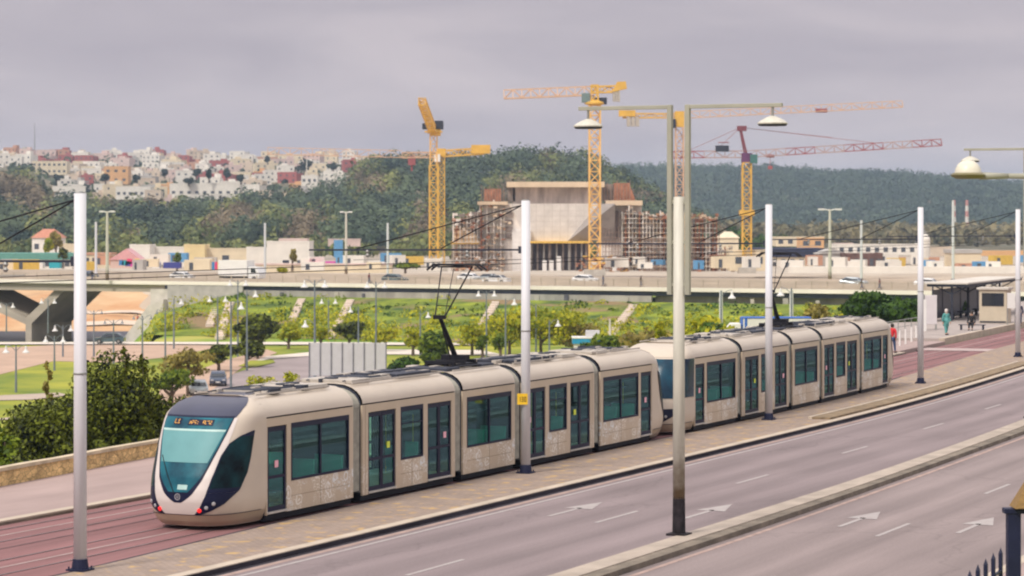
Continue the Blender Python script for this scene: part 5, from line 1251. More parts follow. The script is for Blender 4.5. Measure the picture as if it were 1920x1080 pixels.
B_pink=mat('wall_pink',(.60,.46,.42),.8,var=.12,scale=.3); B_red=mat('wall_brick_red',(.36,.10,.09),.8,var=.15,scale=.3); B_ter=mat('wall_terracotta',(.50,.27,.18),.8,var=.12,scale=.3); B_grey=mat('wall_grey',(.42,.40,.38),.8,var=.12,scale=.3)
B_org=mat('wall_orange',(.62,.36,.17),.8,var=.1,scale=.3); B_beige=mat('wall_beige',(.58,.48,.38),.8,var=.1,scale=.3); R_ter=mat('roof_terracotta',(.48,.20,.13),.8,var=.15); R_grn=mat('roof_green',(.10,.28,.24),.6,var=.1); R_dark=mat('roof_dark_blue',(.03,.04,.09),.6,var=.2); B_blue=mat('wall_blue',(.10,.28,.50),.7); R_pinkt=mat('tent_pink',(.62,.34,.36),.7)
GP='low buildings beyond the bridge'
TYEL=mat('container_yellow',(.62,.42,.08),.7)
bldg('white villa with a terracotta hipped roof at the foot of the hill, far left',60,112,446,482,760,B_white,10,win=(3,1),roof=('hip',2.6,R_ter),group=GP,nm='house',cat='house')
bldg('long low building with a pale green roof at the far left',-30,135,487,505,640,B_white,14,win=(9,1),roof=('slab',1.6,R_grn),group=GP)
bldg('low cream building right behind the nearest white pole',112,150,460,500,700,B_cream,10,win=(3,1),group=GP)
bldg('wide flat cream shed right of the nearest white pole',158,206,478,503,650,B_cream,10,win=(4,1),roof=('slab',.5,B_ter),group=GP)
bldg('pink pointed tent beside the coloured panels',207,262,487,503,610,B_pink,8,roof=('gable',2.6,R_pinkt),nm='tent',cat='tent',group=GP,parapet=False)
bldg('square white block above the pink tent',243,281,461,503,760,B_white,12,group=GP)
bldg('long pale grey warehouse left of centre',281,345,465,503,770,B_white,14,win=(4,1),group=GP)
bldg('yellow block taller than the warehouses beside it',345,384,461,503,740,B_yel,12,group=GP)
bldg('long pale yellow warehouse with an orange corner',384,462,468,503,745,B_cream,14,win=(1,1),group=GP)
bldg('white warehouse with a stepped roofline above the white truck',462,500,466,503,740,B_white,14,group=GP)
bldg('tall white hangar right of the white truck',500,580,455,505,735,B_white,16,group=GP,door=True)
bldg('long low wall with a pink top along the embankment road',480,735,497,512,560,B_cream,3,roof=('slab',.35,B_pink),nm='wall',cat='wall',group=None)
bldg('small pink roofed hut at the foot of the hill, above the white hangar',524,575,452,462,820,B_white,8,roof=('slab',.8,B_pink),group=GP)
bldg('light blue tower hoarding at the foot of the hill',626,642,450,483,780,B_blue,3,nm='hoarding',cat='hoarding',parapet=False)
bldg('flat pink wall at the foot of the hill beside the blue hoarding',615,675,450,462,900,B_pink,4,group=GP)
bldg('white site office at the foot of the twin cranes',797,828,489,508,520,B_white,6,win=(3,1),group=GP)
bldg('cream site shed with an arched hall beside the right crane',1350,1385,446,490,760,B_cream,10,group=GP,roof=('hip',1.8,B_cream))
bldg('square beige site building under the right crane',1368,1440,472,508,600,B_cream,10,win=(2,1),group=GP)
bldg('beige apartment-like block right of the red-white crane',1455,1545,446,462,900,B_cream,14,win=(5,1),group=GP)
bldg('small orange beige block behind the far double-headed lamp',1500,1545,448,466,860,B_org,10,win=(2,1),group=GP)
bldg('long site hall with a dark blue roof at right centre',1410,1545,482,500,620,B_cream,14,win=(8,1),roof=('slab',2.1,R_dark),group=GP)
bldg('grey metal shed behind the far double-headed street lamp',1535,1585,476,508,600,B_grey,10,group=GP,roof=('gable',1.3,B_grey))
bldg('dark brown scaffold-clad hall right of the grey shed',1586,1655,478,508,590,mat('rusty_cladding',(.14,.08,.07),.9,var=.5,scale=.6),12,group=GP,win=(5,1))
bldg('low white flat-roofed depot in the middle distance on the right',1570,1735,460,478,800,B_white,20,win=(10,1),group=GP)
bldg('small beige depot right of the white silo',1745,1790,465,480,780,B_beige,10,group=GP)
bldg('white boxy warehouse with a grey flat roof near the right mast',1785,1840,475,508,560,B_cream,10,roof=('slab',.8,B_grey),group=GP)
bldg('tiny red-topped cabin among the trees right of the far street lamp',1568,1600,458,466,900,B_pink,6,group=GP)
bldg('low pale embankment wall along the far side of the bridge, right',1480,1960,500,512,520,B_white,3,nm='wall',cat='wall',parapet=False)
bldg('large earth-coloured works area wall at the right edge',1800,1980,470,480,800,B_org,5,nm='wall',cat='wall',parapet=False)
# site clutter: containers, cabins and parked site vehicles over the works area
rq=random.Random(88); seen={}
CL=((B_white,'white'),(B_cream,'cream'),(B_grey,'grey'),(B_blue,'blue'),(B_ter,'rust red'),(TYEL,'yellow'))
for k in range(74):
    u=rq.choice((rq.uniform(0,800),rq.uniform(1130,1920),rq.uniform(1330,1920))); Yq=rq.uniform(520,660); v=lerp_tab([(520,507),(660,492)],Yq)+rq.uniform(-3,2); c_,cn=CL[min(5,int(rq.random()**1.5*6))]; wq=rq.uniform(1.6,5.5); hq=rq.uniform(1.2,2.6)
    t=thing('site_container',cn+' container or cabin among the works beyond the bridge, '+('left of the hall' if u<820 else 'right of the hall'),'container',(gx(u,Yq),Yq,gz(v,Yq)),rq.uniform(-.4,.4),'containers and cabins on the works area')
    q=MB(); q.box(-wq/2,wq/2,-1.1,1.1,.0,hq); q.build('shell',c_,t)
    q=MB(); q.box(-wq*.3,-wq*.3+min(.8,wq*.2),-1.13,-1.101,.1,hq*.75); q.build('door',M_win,t)
# silo and chimneys
Y=640; t=thing('silo','tall white cement silo with a conical top right of centre distance','silo',(gx(1733,Y),Y,gz(508,Y)))
q=MB(); h=gz(448,Y)-gz(508,Y); q.lathe([(1.45,0),(1.45,h),(1.0,h+.9),(.4,h+1.3)],(0,0,0),18); q.build('tank',B_white,t,smooth=False)
q=MB(); q.box(-.5,.5,-.5,.5,h+1.3,h+1.9); q.tube([(0,0,h+1.9),(0,0,h+3)],.12,6); q.build('vent',M_grey,t)
for u,lab in((1789,'left of the two distant red and white striped chimneys'),(1813,'right of the two distant red and white striped chimneys')):
    Y=1700; zb=gz(448,Y); H_=gz(375,Y)-zb; t=thing('chimney',lab,'chimney',(gx(u,Y),Y,zb),0,'distant striped chimneys')
    q=MB()
    for k in range(7): q.mi(k%2); q.tube([(0,0,H_*k/7),(0,0,H_*(k+1)/7)],[1.5-.09*k,1.41-.09*k],12,cap=(k==6))
    q.build('stack',[mat('chim_pink',(.55,.25,.22),.8) if u==1789 else bpy.data.materials['chim_pink'],B_white],t)
# coloured panels and flags before the warehouses
rp=random.Random(9); cols=[mat('panel_col%d'%i,c,.6,var=.03) for i,c in enumerate(((.03,.20,.45),(.65,.04,.15),(.70,.50,.02),(.02,.35,.45),(.55,.06,.35),(.20,.45,.05),(.04,.05,.25),(.7,.7,.7)))]
for i in range(11):
    Y=600; u=362+i*5.4; t=tag(MB().box(-.30,.30,-.1,.1,0,gz(491,Y)-gz(506,Y)).build('banner',cols[i%7],loc=(gx(u,Y),Y,gz(506,Y)),bevel=.01),['blue','crimson','yellow','teal','magenta','green','navy'][i%7]+' upright banner panel, number %d from the left of the row beyond the bridge'%(i+1),'banner','coloured banner panels')
for i in range(10):
    Y=595; u=228+i*5+(i%3); c=cols[(i*3)%8]; t=tag(MB().prism([(-.6,0),(.6,0),(.5,1.1),(-.5,1.2)],'y',-.4,.4).build('market_awning',c,loc=(gx(u,Y),Y,gz(500-rp.random()*6,Y))),'small bright awning in the jumble of stalls below the pink tent','awning','awnings in the stalls below the pink tent')
for i,(u0,u1,c) in enumerate(((306,338,6),(285,299,7),(92,112,3),(60,80,7),(575,600,1),(610,628,4),(660,690,3),(690,720,7))):
    t=bldg(['navy','white','teal','pale','red','magenta','teal blue','white grey'][i]+' container or stall '+['in the middle of the stalls','beside the navy one','left of the nearest white pole','farther left of the nearest white pole','right of the white hangar','right of the red one','left of the twin cranes','nearest the twin cranes'][i],u0,u1,492-i%3,503,590,cols[c],3,nm='container',cat='container',parapet=False,group='containers beyond the bridge')
# ------------------------------------------------------------ theatre under construction
Y=620; PXM=Y/F
def bx(u0,u1,vt,vb,y0=0,y1=10,mb=None):
    mb=mb or MB(); return mb.box(gx(u0,Y),gx(u1,Y),Y+y0,Y+y1,gz(vb,Y),gz(vt,Y))
th_=thing('theatre','big raw concrete hall under construction with cranes, scaffolds and a columned portal','building',(0,0,0))
def gridmat(name,base,sx,sz,dark,mort=.04,var=.12):
    m=mat(name,base,.9,var=var,scale=.35); t=m.node_tree; p=t.nodes['Principled BSDF']; lk=p.inputs['Base Color'].links[0].from_socket
    c=nd(t,'ShaderNodeTexCoord'); s=nd(t,'ShaderNodeSeparateXYZ'); t.links.new(c.outputs['Object'],s.inputs[0]); o=lk
    for ax,sp in((0,sx),(2,sz)):
        a=nd(t,'ShaderNodeMath',operation='DIVIDE'); a.inputs[1].default_value=sp; t.links.new(s.outputs[ax],a.inputs[0])
        f=nd(t,'ShaderNodeMath',operation='FRACT'); t.links.new(a.outputs[0],f.inputs[0])
        g_=nd(t,'ShaderNodeMath',operation='LESS_THAN'); g_.inputs[1].default_value=mort*3; t.links.new(f.outputs[0],g_.inputs[0])
        mm=nd(t,'ShaderNodeMix',data_type='RGBA',blend_type='MIX'); mu=nd(t,'ShaderNodeMath',operation='MULTIPLY'); mu.inputs[1].default_value=.6; t.links.new(g_.outputs[0],mu.inputs[0]); t.links.new(mu.outputs[0],mm.inputs[0]); t.links.new(o,mm.inputs[6]); mm.inputs[7].default_value=(*dark,1); o=mm.outputs[2]
    t.links.new(o,p.inputs['Base Color']); return m
TH_f=gridmat('formwork_facade',(.84,.81,.79),1.9,1.25,(.58,.54,.51),mort=.022); TH_c=mat('raw_concrete_pale',(.76,.70,.65),.9,var=.18,scale=.35,bump=.3)
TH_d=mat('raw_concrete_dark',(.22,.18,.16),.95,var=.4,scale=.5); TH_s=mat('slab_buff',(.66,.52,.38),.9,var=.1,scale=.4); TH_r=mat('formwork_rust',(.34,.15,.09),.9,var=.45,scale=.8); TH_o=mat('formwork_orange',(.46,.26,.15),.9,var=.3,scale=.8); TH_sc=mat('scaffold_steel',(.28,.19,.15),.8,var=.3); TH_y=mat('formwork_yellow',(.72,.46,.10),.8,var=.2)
bx(950,1133,341,351,-2,14).build('roof_slab',TH_s,th_)
bx(962,1130,351,382,1,14).build('upper_wall',mat('stained_band',(.44,.37,.34),.95,var=.35,scale=.4,stretch=(1.5,1,.3)),th_)
# main facade leans: slightly raked slab
q=MB(); a=gx(958,Y);b=gx(1122,Y);c=gx(1100,Y);d=gx(985,Y)
q.add([(d-.0,Y+1.5,gz(453,Y)),(c,Y+1.5,gz(453,Y)),(b,Y-1.5,gz(382,Y)),(a,Y-1.5,gz(382,Y)),(d,Y+6,gz(453,Y)),(c,Y+6,gz(453,Y)),(b,Y+6,gz(382,Y)),(a,Y+6,gz(382,Y))],[(0,1,2,3),(7,6,5,4),(0,4,5,1),(1,5,6,2),(2,6,7,3),(3,7,4,0)])
q.build('facade',TH_f,th_)
# added dark grey wall standing in for the slanting shadow on the facade
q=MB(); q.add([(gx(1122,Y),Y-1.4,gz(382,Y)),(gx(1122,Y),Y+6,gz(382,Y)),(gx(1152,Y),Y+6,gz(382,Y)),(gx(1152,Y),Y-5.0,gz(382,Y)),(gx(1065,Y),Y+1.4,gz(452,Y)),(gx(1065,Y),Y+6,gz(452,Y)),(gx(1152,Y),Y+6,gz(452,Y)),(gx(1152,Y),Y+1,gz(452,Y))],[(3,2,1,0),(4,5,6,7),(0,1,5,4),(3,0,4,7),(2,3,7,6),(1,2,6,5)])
q.build('facade_shadow_wall',mat('facade_shadow_grey',(.34,.31,.30),.9,var=.2,scale=.4),th_)
bx(982,1104,452,456,-.5,6).build('lintel',TH_y,th_)
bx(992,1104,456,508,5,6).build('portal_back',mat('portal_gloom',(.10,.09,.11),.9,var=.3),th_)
for i,u in enumerate((996,1008,1020,1031,1044,1056,1068,1080,1091,1100)):
    q=MB(); q.tube([(gx(u,Y),Y+1.2,gz(508,Y)),(gx(u,Y),Y+1.2,gz(456,Y))],.22+.12*(i%3==0),8); q.build('portal_column',TH_d if i%2 else M_concd,th_)
bx(905,990,382,508,.5,9).build('left_tower',TH_c,th_); bx(960,995,430,508,-.4,.45).build('left_jamb',TH_f,th_)
q=MB()
for j,v in enumerate((398,412,425,438)):
    q.box(gx(948,Y),gx(961,Y),Y+.1,Y+.45,gz(v+9,Y),gz(v,Y))
q.build('stair_opening',TH_d,th_)
bx(895,952,378,384,-1.5,8).build('tower_slab',TH_s,th_); bx(952,966,352,378,1,6).build('tower_shaft',TH_d,th_)
bx(907,940,354,377,1,6).build('rebar_cage',TH_r,th_)
q=MB()
for k in range(9): u=903+k*5.2; q.tube([(gx(u,Y),Y-.2,gz(384,Y)),(gx(u,Y),Y-.2,gz(347+(k%3)*4,Y))],.08,4)
q.build('rebar',TH_sc,th_)
# stepped left wing
bx(880,905,398,508,1,9).build('left_wing',M_concd,th_)
bx(862,882,408,440,1,8).build('left_wing_block',TH_r,th_); bx(883,892,416,434,.8,.99).build('opening',M_glassd,th_)
q=MB(); q.prism([(gx(846,Y),gz(455,Y)),(gx(900,Y),gz(455,Y)),(gx(893,Y),gz(440,Y)),(gx(872,Y),gz(430,Y)),(gx(858,Y),gz(432,Y))],'y',Y-1,Y+5); q.build('curved_formwork',mat('formwork_buff',(.70,.50,.28),.85,var=.25,scale=.9),th_)
bx(845,898,454,458,-1.3,6).build('formwork_deck',TH_y,th_)
def scaf(name,u0,u1,vt,vb,y,nx,nz,m=TH_sc,r=.08):
    q=MB()
    for i in range(nx+1): x=gx(u0+(u1-u0)*i/nx,Y); q.beam((x,Y+y,gz(vb,Y)),(x,Y+y,gz(vt,Y)),r*1.6)
    for j in range(nz+1): z=gz(vb+(vt-vb)*j/nz,Y); q.beam((gx(u0,Y),Y+y,z),(gx(u1,Y),Y+y,z),r*1.3)
    for i in range(0,nx,2): q.beam((gx(u0+(u1-u0)*i/nx,Y),Y+y-.05,gz(vb,Y)),(gx(u0+(u1-u0)*(i+1)/nx,Y),Y+y-.05,gz((vb+vt)/2,Y)),r)
    q.build(name,m,th_)
scaf('scaffold',847,903,458,508,-1.5,9,6); scaf('scaffold',884,906,398,455,-.3,4,7); scaf('scaffold',1205,1262,448,508,-2,10,9); scaf('scaffold',1300,1348,425,508,-1,8,10); scaf('scaffold',1130,1165,400,508,-1,6,12); scaf('scaffold',1262,1300,455,508,-2.4,7,8)
# right tower and wing
bx(1122,1204,382,508,2,12).build('right_tower',TH_c,th_); bx(1135,1204,376,385,-1.5,9).build('tower_slab',TH_s,th_)
bx(1128,1150,345,376,2,9).build('tower_shaft',TH_d,th_); q=MB(); q.prism([(gx(1150,Y),gz(376,Y)),(gx(1192,Y),gz(376,Y)),(gx(1180,Y),gz(343,Y)),(gx(1152,Y),gz(343,Y))],'y',Y+1,Y+7); q.build('rebar_cage',TH_r,th_)
q=MB()
for k in range(9): u=1133+k*6; q.tube([(gx(u,Y),Y,gz(378,Y)),(gx(u,Y),Y,gz(338+(k%4)*4,Y))],.09,4)
q.build('rebar',TH_sc,th_)
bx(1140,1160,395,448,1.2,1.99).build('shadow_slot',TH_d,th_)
bx(1204,1265,404,448,3,12).build('right_wing',TH_c,th_); bx(1200,1345,446,452,-1,10).build('wing_slab',TH_s,th_); bx(1212,1345,452,508,2,10).build('right_wing_lower',gridmat('block_wall',(.48,.40,.34),1.2,.9,(.28,.22,.2)),th_)
bx(1262,1306,428,470,.5,8).build('stair_block',TH_c,th_)
def ragged(nm,u0,u1,v0,v1,vb,seed,dens=.55,yo=-1.2,lv=9):
    # half-built bays: columns, floor slabs and shuttering panels of different height
    R=random.Random(seed); q=MB(); st=6.5; n=int((u1-u0)/st); ms=[TH_c,TH_s,TH_r,TH_d,TH_o,M_conc]
    tops=[v0+(v1-v0)*i/max(1,n)+R.uniform(-7,8) for i in range(n+1)]
    for i in range(n+1):
        x=gx(u0+i*st,Y); q.mi(R.choice((0,0,5,2))); q.box(x-.16,x+.16,Y+yo-.1,Y+yo+.3,gz(vb,Y),gz(tops[i]-R.uniform(0,5),Y))
    for i in range(n):
        t=(tops[i]+tops[i+1])/2; v=vb
        while v>t+2:
            xa,xb=gx(u0+i*st,Y)+.17,gx(u0+(i+1)*st,Y)-.17; h_=min(lv,v-t)
            q.mi(R.choice((0,1,5,1))); q.box(xa-.1,xb+.1,Y+yo-.5-.3*R.random(),Y+yo+4,gz(v-h_+1.0,Y),gz(v-h_,Y))
            if R.random()<dens: q.mi(R.choice((0,0,0,1,2,2,3,3,4,5))); q.box(xa,xb,Y+yo+.35+R.random(),Y+yo+3,gz(v,Y)+.05,gz(v-h_+1.3,Y))
            v-=lv
        if R.random()<.5:
            for k in range(3): x=gx(u0+(i+.2+.3*k)*st,Y); q.mi(2); q.beam((x,Y+yo,gz(t,Y)),(x+R.uniform(-.2,.2),Y+yo,gz(t-R.uniform(2,7),Y)),.09)
    o=q.build(nm,ms,th_); return o
ragged('unfinished_bays',850,906,412,396,508,1,.6,-1.0); ragged('unfinished_bays',1166,1262,392,408,508,2,.75,-1.4); ragged('unfinished_bays',1258,1348,410,406,508,3,.7,-1.8); ragged('unfinished_bays',900,948,386,384,508,4,.35,-.3,12); ragged('unfinished_bays',1345,1400,462,480,508,6,.5,-2)
# heaps of formwork panels, props and tarpaulins
rp=random.Random(21)
for nm,(u0,u1,v0,v1),n,ms in(('formwork_stack',(1208,1262,400,412),26,(TH_r,TH_o,TH_c,TH_s)),('formwork_stack',(1255,1348,402,414),40,(TH_r,TH_o,TH_s)),('formwork_stack',(1080,1180,480,508),80,(TH_r,TH_o,TH_r,TH_y)),('formwork_stack',(850,945,484,508),70,(TH_r,TH_o,TH_c,TH_s)),('formwork_stack',(850,905,396,432),34,(TH_r,TH_c,TH_d)),('formwork_stack',(1300,1420,478,508),70,(TH_c,TH_r,TH_s,TH_d)),('formwork_stack',(900,960,384,480),26,(TH_s,TH_r,TH_o))):
    q=MB()
    for k in range(n):
        q.mi(k%len(ms)); u=rp.uniform(u0,u1); v=rp.uniform(v0,v1); q.cbox((gx(u,Y),Y-rp.uniform(0,3.0),gz(v,Y)),(rp.uniform(.2,1.2),rp.uniform(.2,.8),rp.uniform(.15,.7)),rp.uniform(-.5,.5))
    o=q.build(nm,list(ms),th_); o['kind']='stuff'
for k,(u,c) in enumerate(((1021,M_white),(1048,M_white),(1034,M_white),(1152,M_white))):
    q=MB(); q.box(-.5,.5,-.5,.5,0,2.4+(k%2)); o=q.build('site_cabin',c,loc=(gx(u,Y-14),Y-14,gz(508,Y-14)),bevel=.05); tag(o,'small white cabin before the portal of the raw concrete hall','cabin','white cabins before the portal')
# ------------------------------------------------------------ tower cranes
K_y=mat('crane_yellow',(.66,.39,.07),.5,var=.12,scale=.6); K_yl=mat('crane_yellow_pale',(.74,.44,.14),.5,var=.12,scale=.6); K_pk=mat('crane_jib_faded',(.58,.38,.26),.6,var=.08); K_r=mat('crane_red',(.30,.09,.10),.5); K_w=mat('crane_white',(.40,.28,.27),.5); K_pur=mat('crane_cab_purple',(.12,.04,.12),.5); K_cw=mat('counterweight',(.42,.38,.34),.8,var=.1)
def lattice(mb,a,b,wd,step,cd,tri=False,alt=None,up=(0,0,1)):
    a=Vector(a);b=Vector(b);d=b-a; L_=d.length; d.normalize(); u=Vector(up)
    if abs(d.dot(u))>.9: u=Vector((0,1,0))
    x=d.cross(u).normalized()*(wd/2); y=x.cross(d).normalized()*(wd/2)
    cs=[(-1,-1),(1,-1),(1,1),(-1,1)] if not tri else [(-1,-1),(1,-1),(0,1)]
    n=max(1,int(L_/step)); st=L_/n
    for k in range(n):
        if alt: mb.mi(alt(k,n))
        for i,j in cs: mb.beam(a+d*st*k+x*i+y*j,a+d*st*(k+1)+x*i+y*j,cd)
        for q_ in range(len(cs)):
            i,j=cs[q_]; i2,j2=cs[(q_+1)%len(cs)]
            p=a+d*st*k; r_=a+d*st*(k+1)
            if (k+q_)%2: mb.beam(p+x*i+y*j,r_+x*i2+y*j2,cd*.7)
            else: mb.beam(p+x*i2+y*j2,r_+x*i+y*j,cd*.7)
            mb.beam(r_+x*i+y*j,r_+x*i2+y*j2,cd*.6)
def crane(label,u,vb,vt,Y,wpx,mast_m,build_top,mm2=None,vsplit=None):
    zb=gz(vb,Y); H_=gz(vt,Y)-zb; t=thing('tower_crane',label,'crane',(gx(u,Y),Y,zb),0,'tower cranes over the building site'); w_=wpx/F*Y
    q=MB()
    if vsplit: hs=gz(vsplit,Y)-zb; lattice(q,(0,0,0),(0,0,hs),w_,w_*1.05,w_*.17); q.build('mast',mast_m,t); q=MB(); lattice(q,(0,0,hs),(0,0,H_),w_*.86,w_,w_*.13); q.build('mast',mm2,t)
    else: lattice(q,(0,0,0),(0,0,H_),w_,w_*1.05,w_*.15); q.build('mast',mast_m,t)
    q=MB(); q.box(-w_,w_,-w_,w_,-.5,.8); q.build('footing',M_conc,t)
    build_top(t,H_,w_,Y); return t
def pxo(u0,v0,Y,u,v,dy=0): return ((u-u0)/F*Y+dy*(u-960)/F,dy,-(v-v0)/F*Y)
# A: crane with steep short jib seen end-on
def topA(t,H,w_,Y):
    q=MB(); q.lathe([(w_*.8,0),(w_*.9,.4),(w_*.7,.9)],(0,0,H),12); q.box(-w_*1.1,w_*1.1,-w_,w_,H+.2,H+.5); q.build('slewing_ring',K_y,t)
    q=MB(); q.box(.3,2.2,-1,3.5,H+1.0,H+2.9); q.build('machinery_house',M_dark,t,bevel=.1)
    q=MB(); q.box(-2.6,-1.0,-1,1,H+.9,H+2.3); q.build('cab',M_glassd,t,bevel=.1)
    q=MB(); lattice(q,(-.3,-1,H+1),(-1.8,-26,H+6.2),1.5,1.6,.22); q.build('jib',K_y,t)
    q=MB(); lattice(q,(.2,1,H+1),(.2,9,H+1.3),1.6,1.6,.2); q.box(-1,1.4,7,9.5,H-.3,H+1.8); q.build('counter_jib',K_y,t)
crane('yellow tower crane with its jib towards the viewer, left of the twin masts',813,505,250,600,15,K_y,topA,K_yl,310)
# B: behind it, jib to the left faint, counter jib to the right
def topB(t,H,w_,Y):
    P=lambda u,v: Vector(pxo(826,293,Y,u,v))+Vector((0,0,H))
    q=MB(); q.box(-w_*.7,w_*.7,-w_*.7,w_*.7,H,H+1.9); q.build('slewing_ring',K_y,t)
    q=MB(); lattice(q,P(826,288),P(905,283),1.5,1.8,.32); a=P(893,281); q.box(a.x-1.5,a.x+3.2,-1.1,1.1,a.z-.9,a.z+1.2); q.build('counter_jib',K_y,t)
    q=MB(); lattice(q,P(824,290),P(752,291),1.3,1.8,.26); q.build('jib_root',K_pk,t)
    q=MB(); lattice(q,P(752,291)+Vector((0,0,.3)),P(500,283),1.7,2.6,.15,tri=True); q.build('jib',K_pk,t)
    q=MB(); a=P(770,298); q.box(a.x-.9,a.x+.9,-.6,.6,a.z-1.5,a.z+.6); q.tube([(a.x,0,a.z-1.5),(a.x,0,a.z-3.0)],.25,6); q.build('trolley',K_r,t)
    q=MB(); a=P(819,296); q.box(a.x-.9,a.x+.6,-1.6,-.4,a.z-1.0,a.z+.9); q.build('cab',M_white,t)
crane('yellow tower crane with a long faded left jib, right of the twin masts',828,505,293,640,11,K_y,topB)
# C: the tall one over the hall
def topC(t,H,w_,Y):
    P=lambda u,v: Vector(pxo(1115,195,Y,u,v))+Vector((0,0,H))
    q=MB(); q.lathe([(w_*.5,-.4),(w_*.95,0),(w_*.95,.3),(w_*.4,.9)],(0,0,H),12); q.build('slewing_ring',K_y,t)
    q=MB(); lattice(q,(0,0,H+.6),(0,0,H+4.2),w_*.62,1.4,.4); q.build('tower_head',K_y,t)
    q=MB(); a=P(1092,184); q.box(a.x-.2,a.x+1.7,-1.2,.5,a.z-1.0,a.z+1.1); q.build('cab',mat('cab_grey_glass',(.16,.22,.22),.2),t,bevel=.1)
    q=MB(); a=P(1126,188); q.box(a.x-1.8,a.x+1.4,-.8,.8,a.z-.9,a.z+.6); q.build('winch',M_dark,t,bevel=.1)
    q=MB(); lattice(q,P(1112,170),P(945,177),1.9,1.9,.30,tri=True); q.build('jib',K_pk,t)
    q=MB(); lattice(q,P(1110,168),P(1158,167),1.4,1.6,.32); q.build('counter_jib',K_y,t)
    q=MB(); a=P(1162,163); q.prism([(a.x-1.8,a.z-1.2),(a.x+1.6,a.z-.4),(a.x+1.3,a.z+1.2),(a.x-.6,a.z+1.1)],'y',-1,1); q.build('hoist',K_y,t)
    q=MB(); a=P(1155,182); 
    for k in range(3): q.box(a.x-.7+k*.55,a.x-.25+k*.55,-.9,.9,a.z-1.0,a.z+1.6)
    q.build('counterweight',K_cw,t)
crane('tall yellow tower crane rising over the concrete hall, jib to the left',1115,512,195,580,20,K_yl,topC)
# D: behind the double lamp, jib to the far right
def topD(t,H,w_,Y):
    P=lambda u,v: Vector(pxo(1274,238,Y,u,v))+Vector((0,0,H))
    q=MB(); q.box(-w_*.5,w_*.5,-1,1,H,H+3.6); q.build('slewing_ring',K_y,t)
    q=MB(); a=P(1260,232); q.box(a.x-.9,a.x+.8,-1.5,.2,a.z-1,a.z+1); q.build('cab',M_dark,t)
    q=MB(); lattice(q,P(1272,217),P(1168,217),1.0,2.0,.26); a=P(1170,216); q.box(a.x-1.2,a.x+2.6,-1,1,a.z-.3,a.z+1.1); q.build('counter_jib',K_y,t)
    q=MB(); a=P(1185,228)
    for k in range(3): q.box(a.x-1.2+k*1.0,a.x-.35+k*1.0,-.9,.9,a.z-1.1,a.z+1.0)
    q.build('counterweight',K_cw,t)
    q=MB(); lattice(q,P(1274,216),P(1692,195),1.5,2.3,.17,tri=True); q.build('jib',K_pk,t)
    q=MB(); a=P(1540,207); q.box(a.x-1.3,a.x+1.3,-.7,.7,a.z-.5,a.z+.4); q.build('trolley',K_r,t)
crane('tower crane half hidden behind the tall double lamp, long jib to the right',1274,508,238,600,17,K_yl,topD,K_pk,400)
# E: red and white A-frame crane on a yellow mast
def topE(t,H,w_,Y):
    P=lambda u,v: Vector(pxo(1400,305,Y,u,v))+Vector((0,0,H))
    q=MB(); q.box(-w_*.6,w_*.6,-1,1,H,H+2.2); q.build('slewing_ring',K_pur,t)
    q=MB(); a=P(1412,298); q.box(a.x-.8,a.x+.9,-1.5,.2,a.z-1.0,a.z+1.0); q.build('cab',mat('cab_green',(.06,.16,.15),.3),t)
    q=MB(); q.beam(P(1400,290),P(1388,238),.45); q.beam(P(1396,290),P(1386,238),.3); a=P(1390,240); q.box(a.x-1.0,a.x+1.2,-.4,.4,a.z-.7,a.z+.5); q.build('apex_frame',mat('apex_dark_red',(.18,.05,.07),.5),t)
    alt=lambda k,n: 1 if (k*6//n)%2 else 0
    q=MB(); lattice(q,P(1400,289),P(1765,267),1.5,2.2,.20,tri=True,alt=alt); q.build('jib',[K_w,K_r],t)
    q=MB(); lattice(q,P(1398,289),P(1262,290),1.5,2.2,.22,tri=True,alt=lambda k,n:1 if k*4//n>=2 else 0); q.build('counter_jib',[K_w,K_r],t)
    q=MB(); a=P(1354,277); q.box(a.x-1.5,a.x+1.5,-1,1,a.z-.9,a.z+.5); q.mi(1).box(a.x-.9,a.x+1.6,-.5,.5,a.z+1.1,a.z+1.3); q.build('winch',[M_dark,K_r],t)
    for e in((1560,258),(1640,268),(1290,283),(1340,284)):
        q=MB(); q.beam(P(1388,239),P(*e),.10,.10); q.build('pendant',K_r,t)
    q=MB(); a=P(1444,293); q.box(a.x-.9,a.x+.9,-.6,.6,a.z-.3,a.z+.4); q.tube([(a.x,0,a.z),(a.x,0,a.z-2.2)],.06,4); q.box(a.x-.5,a.x+.5,-.3,.3,a.z-3.0,a.z-2.2); q.build('trolley',K_r,t)
    q=MB(); a=P(1400,398); q.box(a.x-1.7,a.x+1.7,-1.3,1.3,a.z-.8,a.z+.5); q.build('climbing_frame',K_y,t)
crane('red and white crane with pointed apex on a yellow mast',1400,508,305,600,16,K_y,topE)
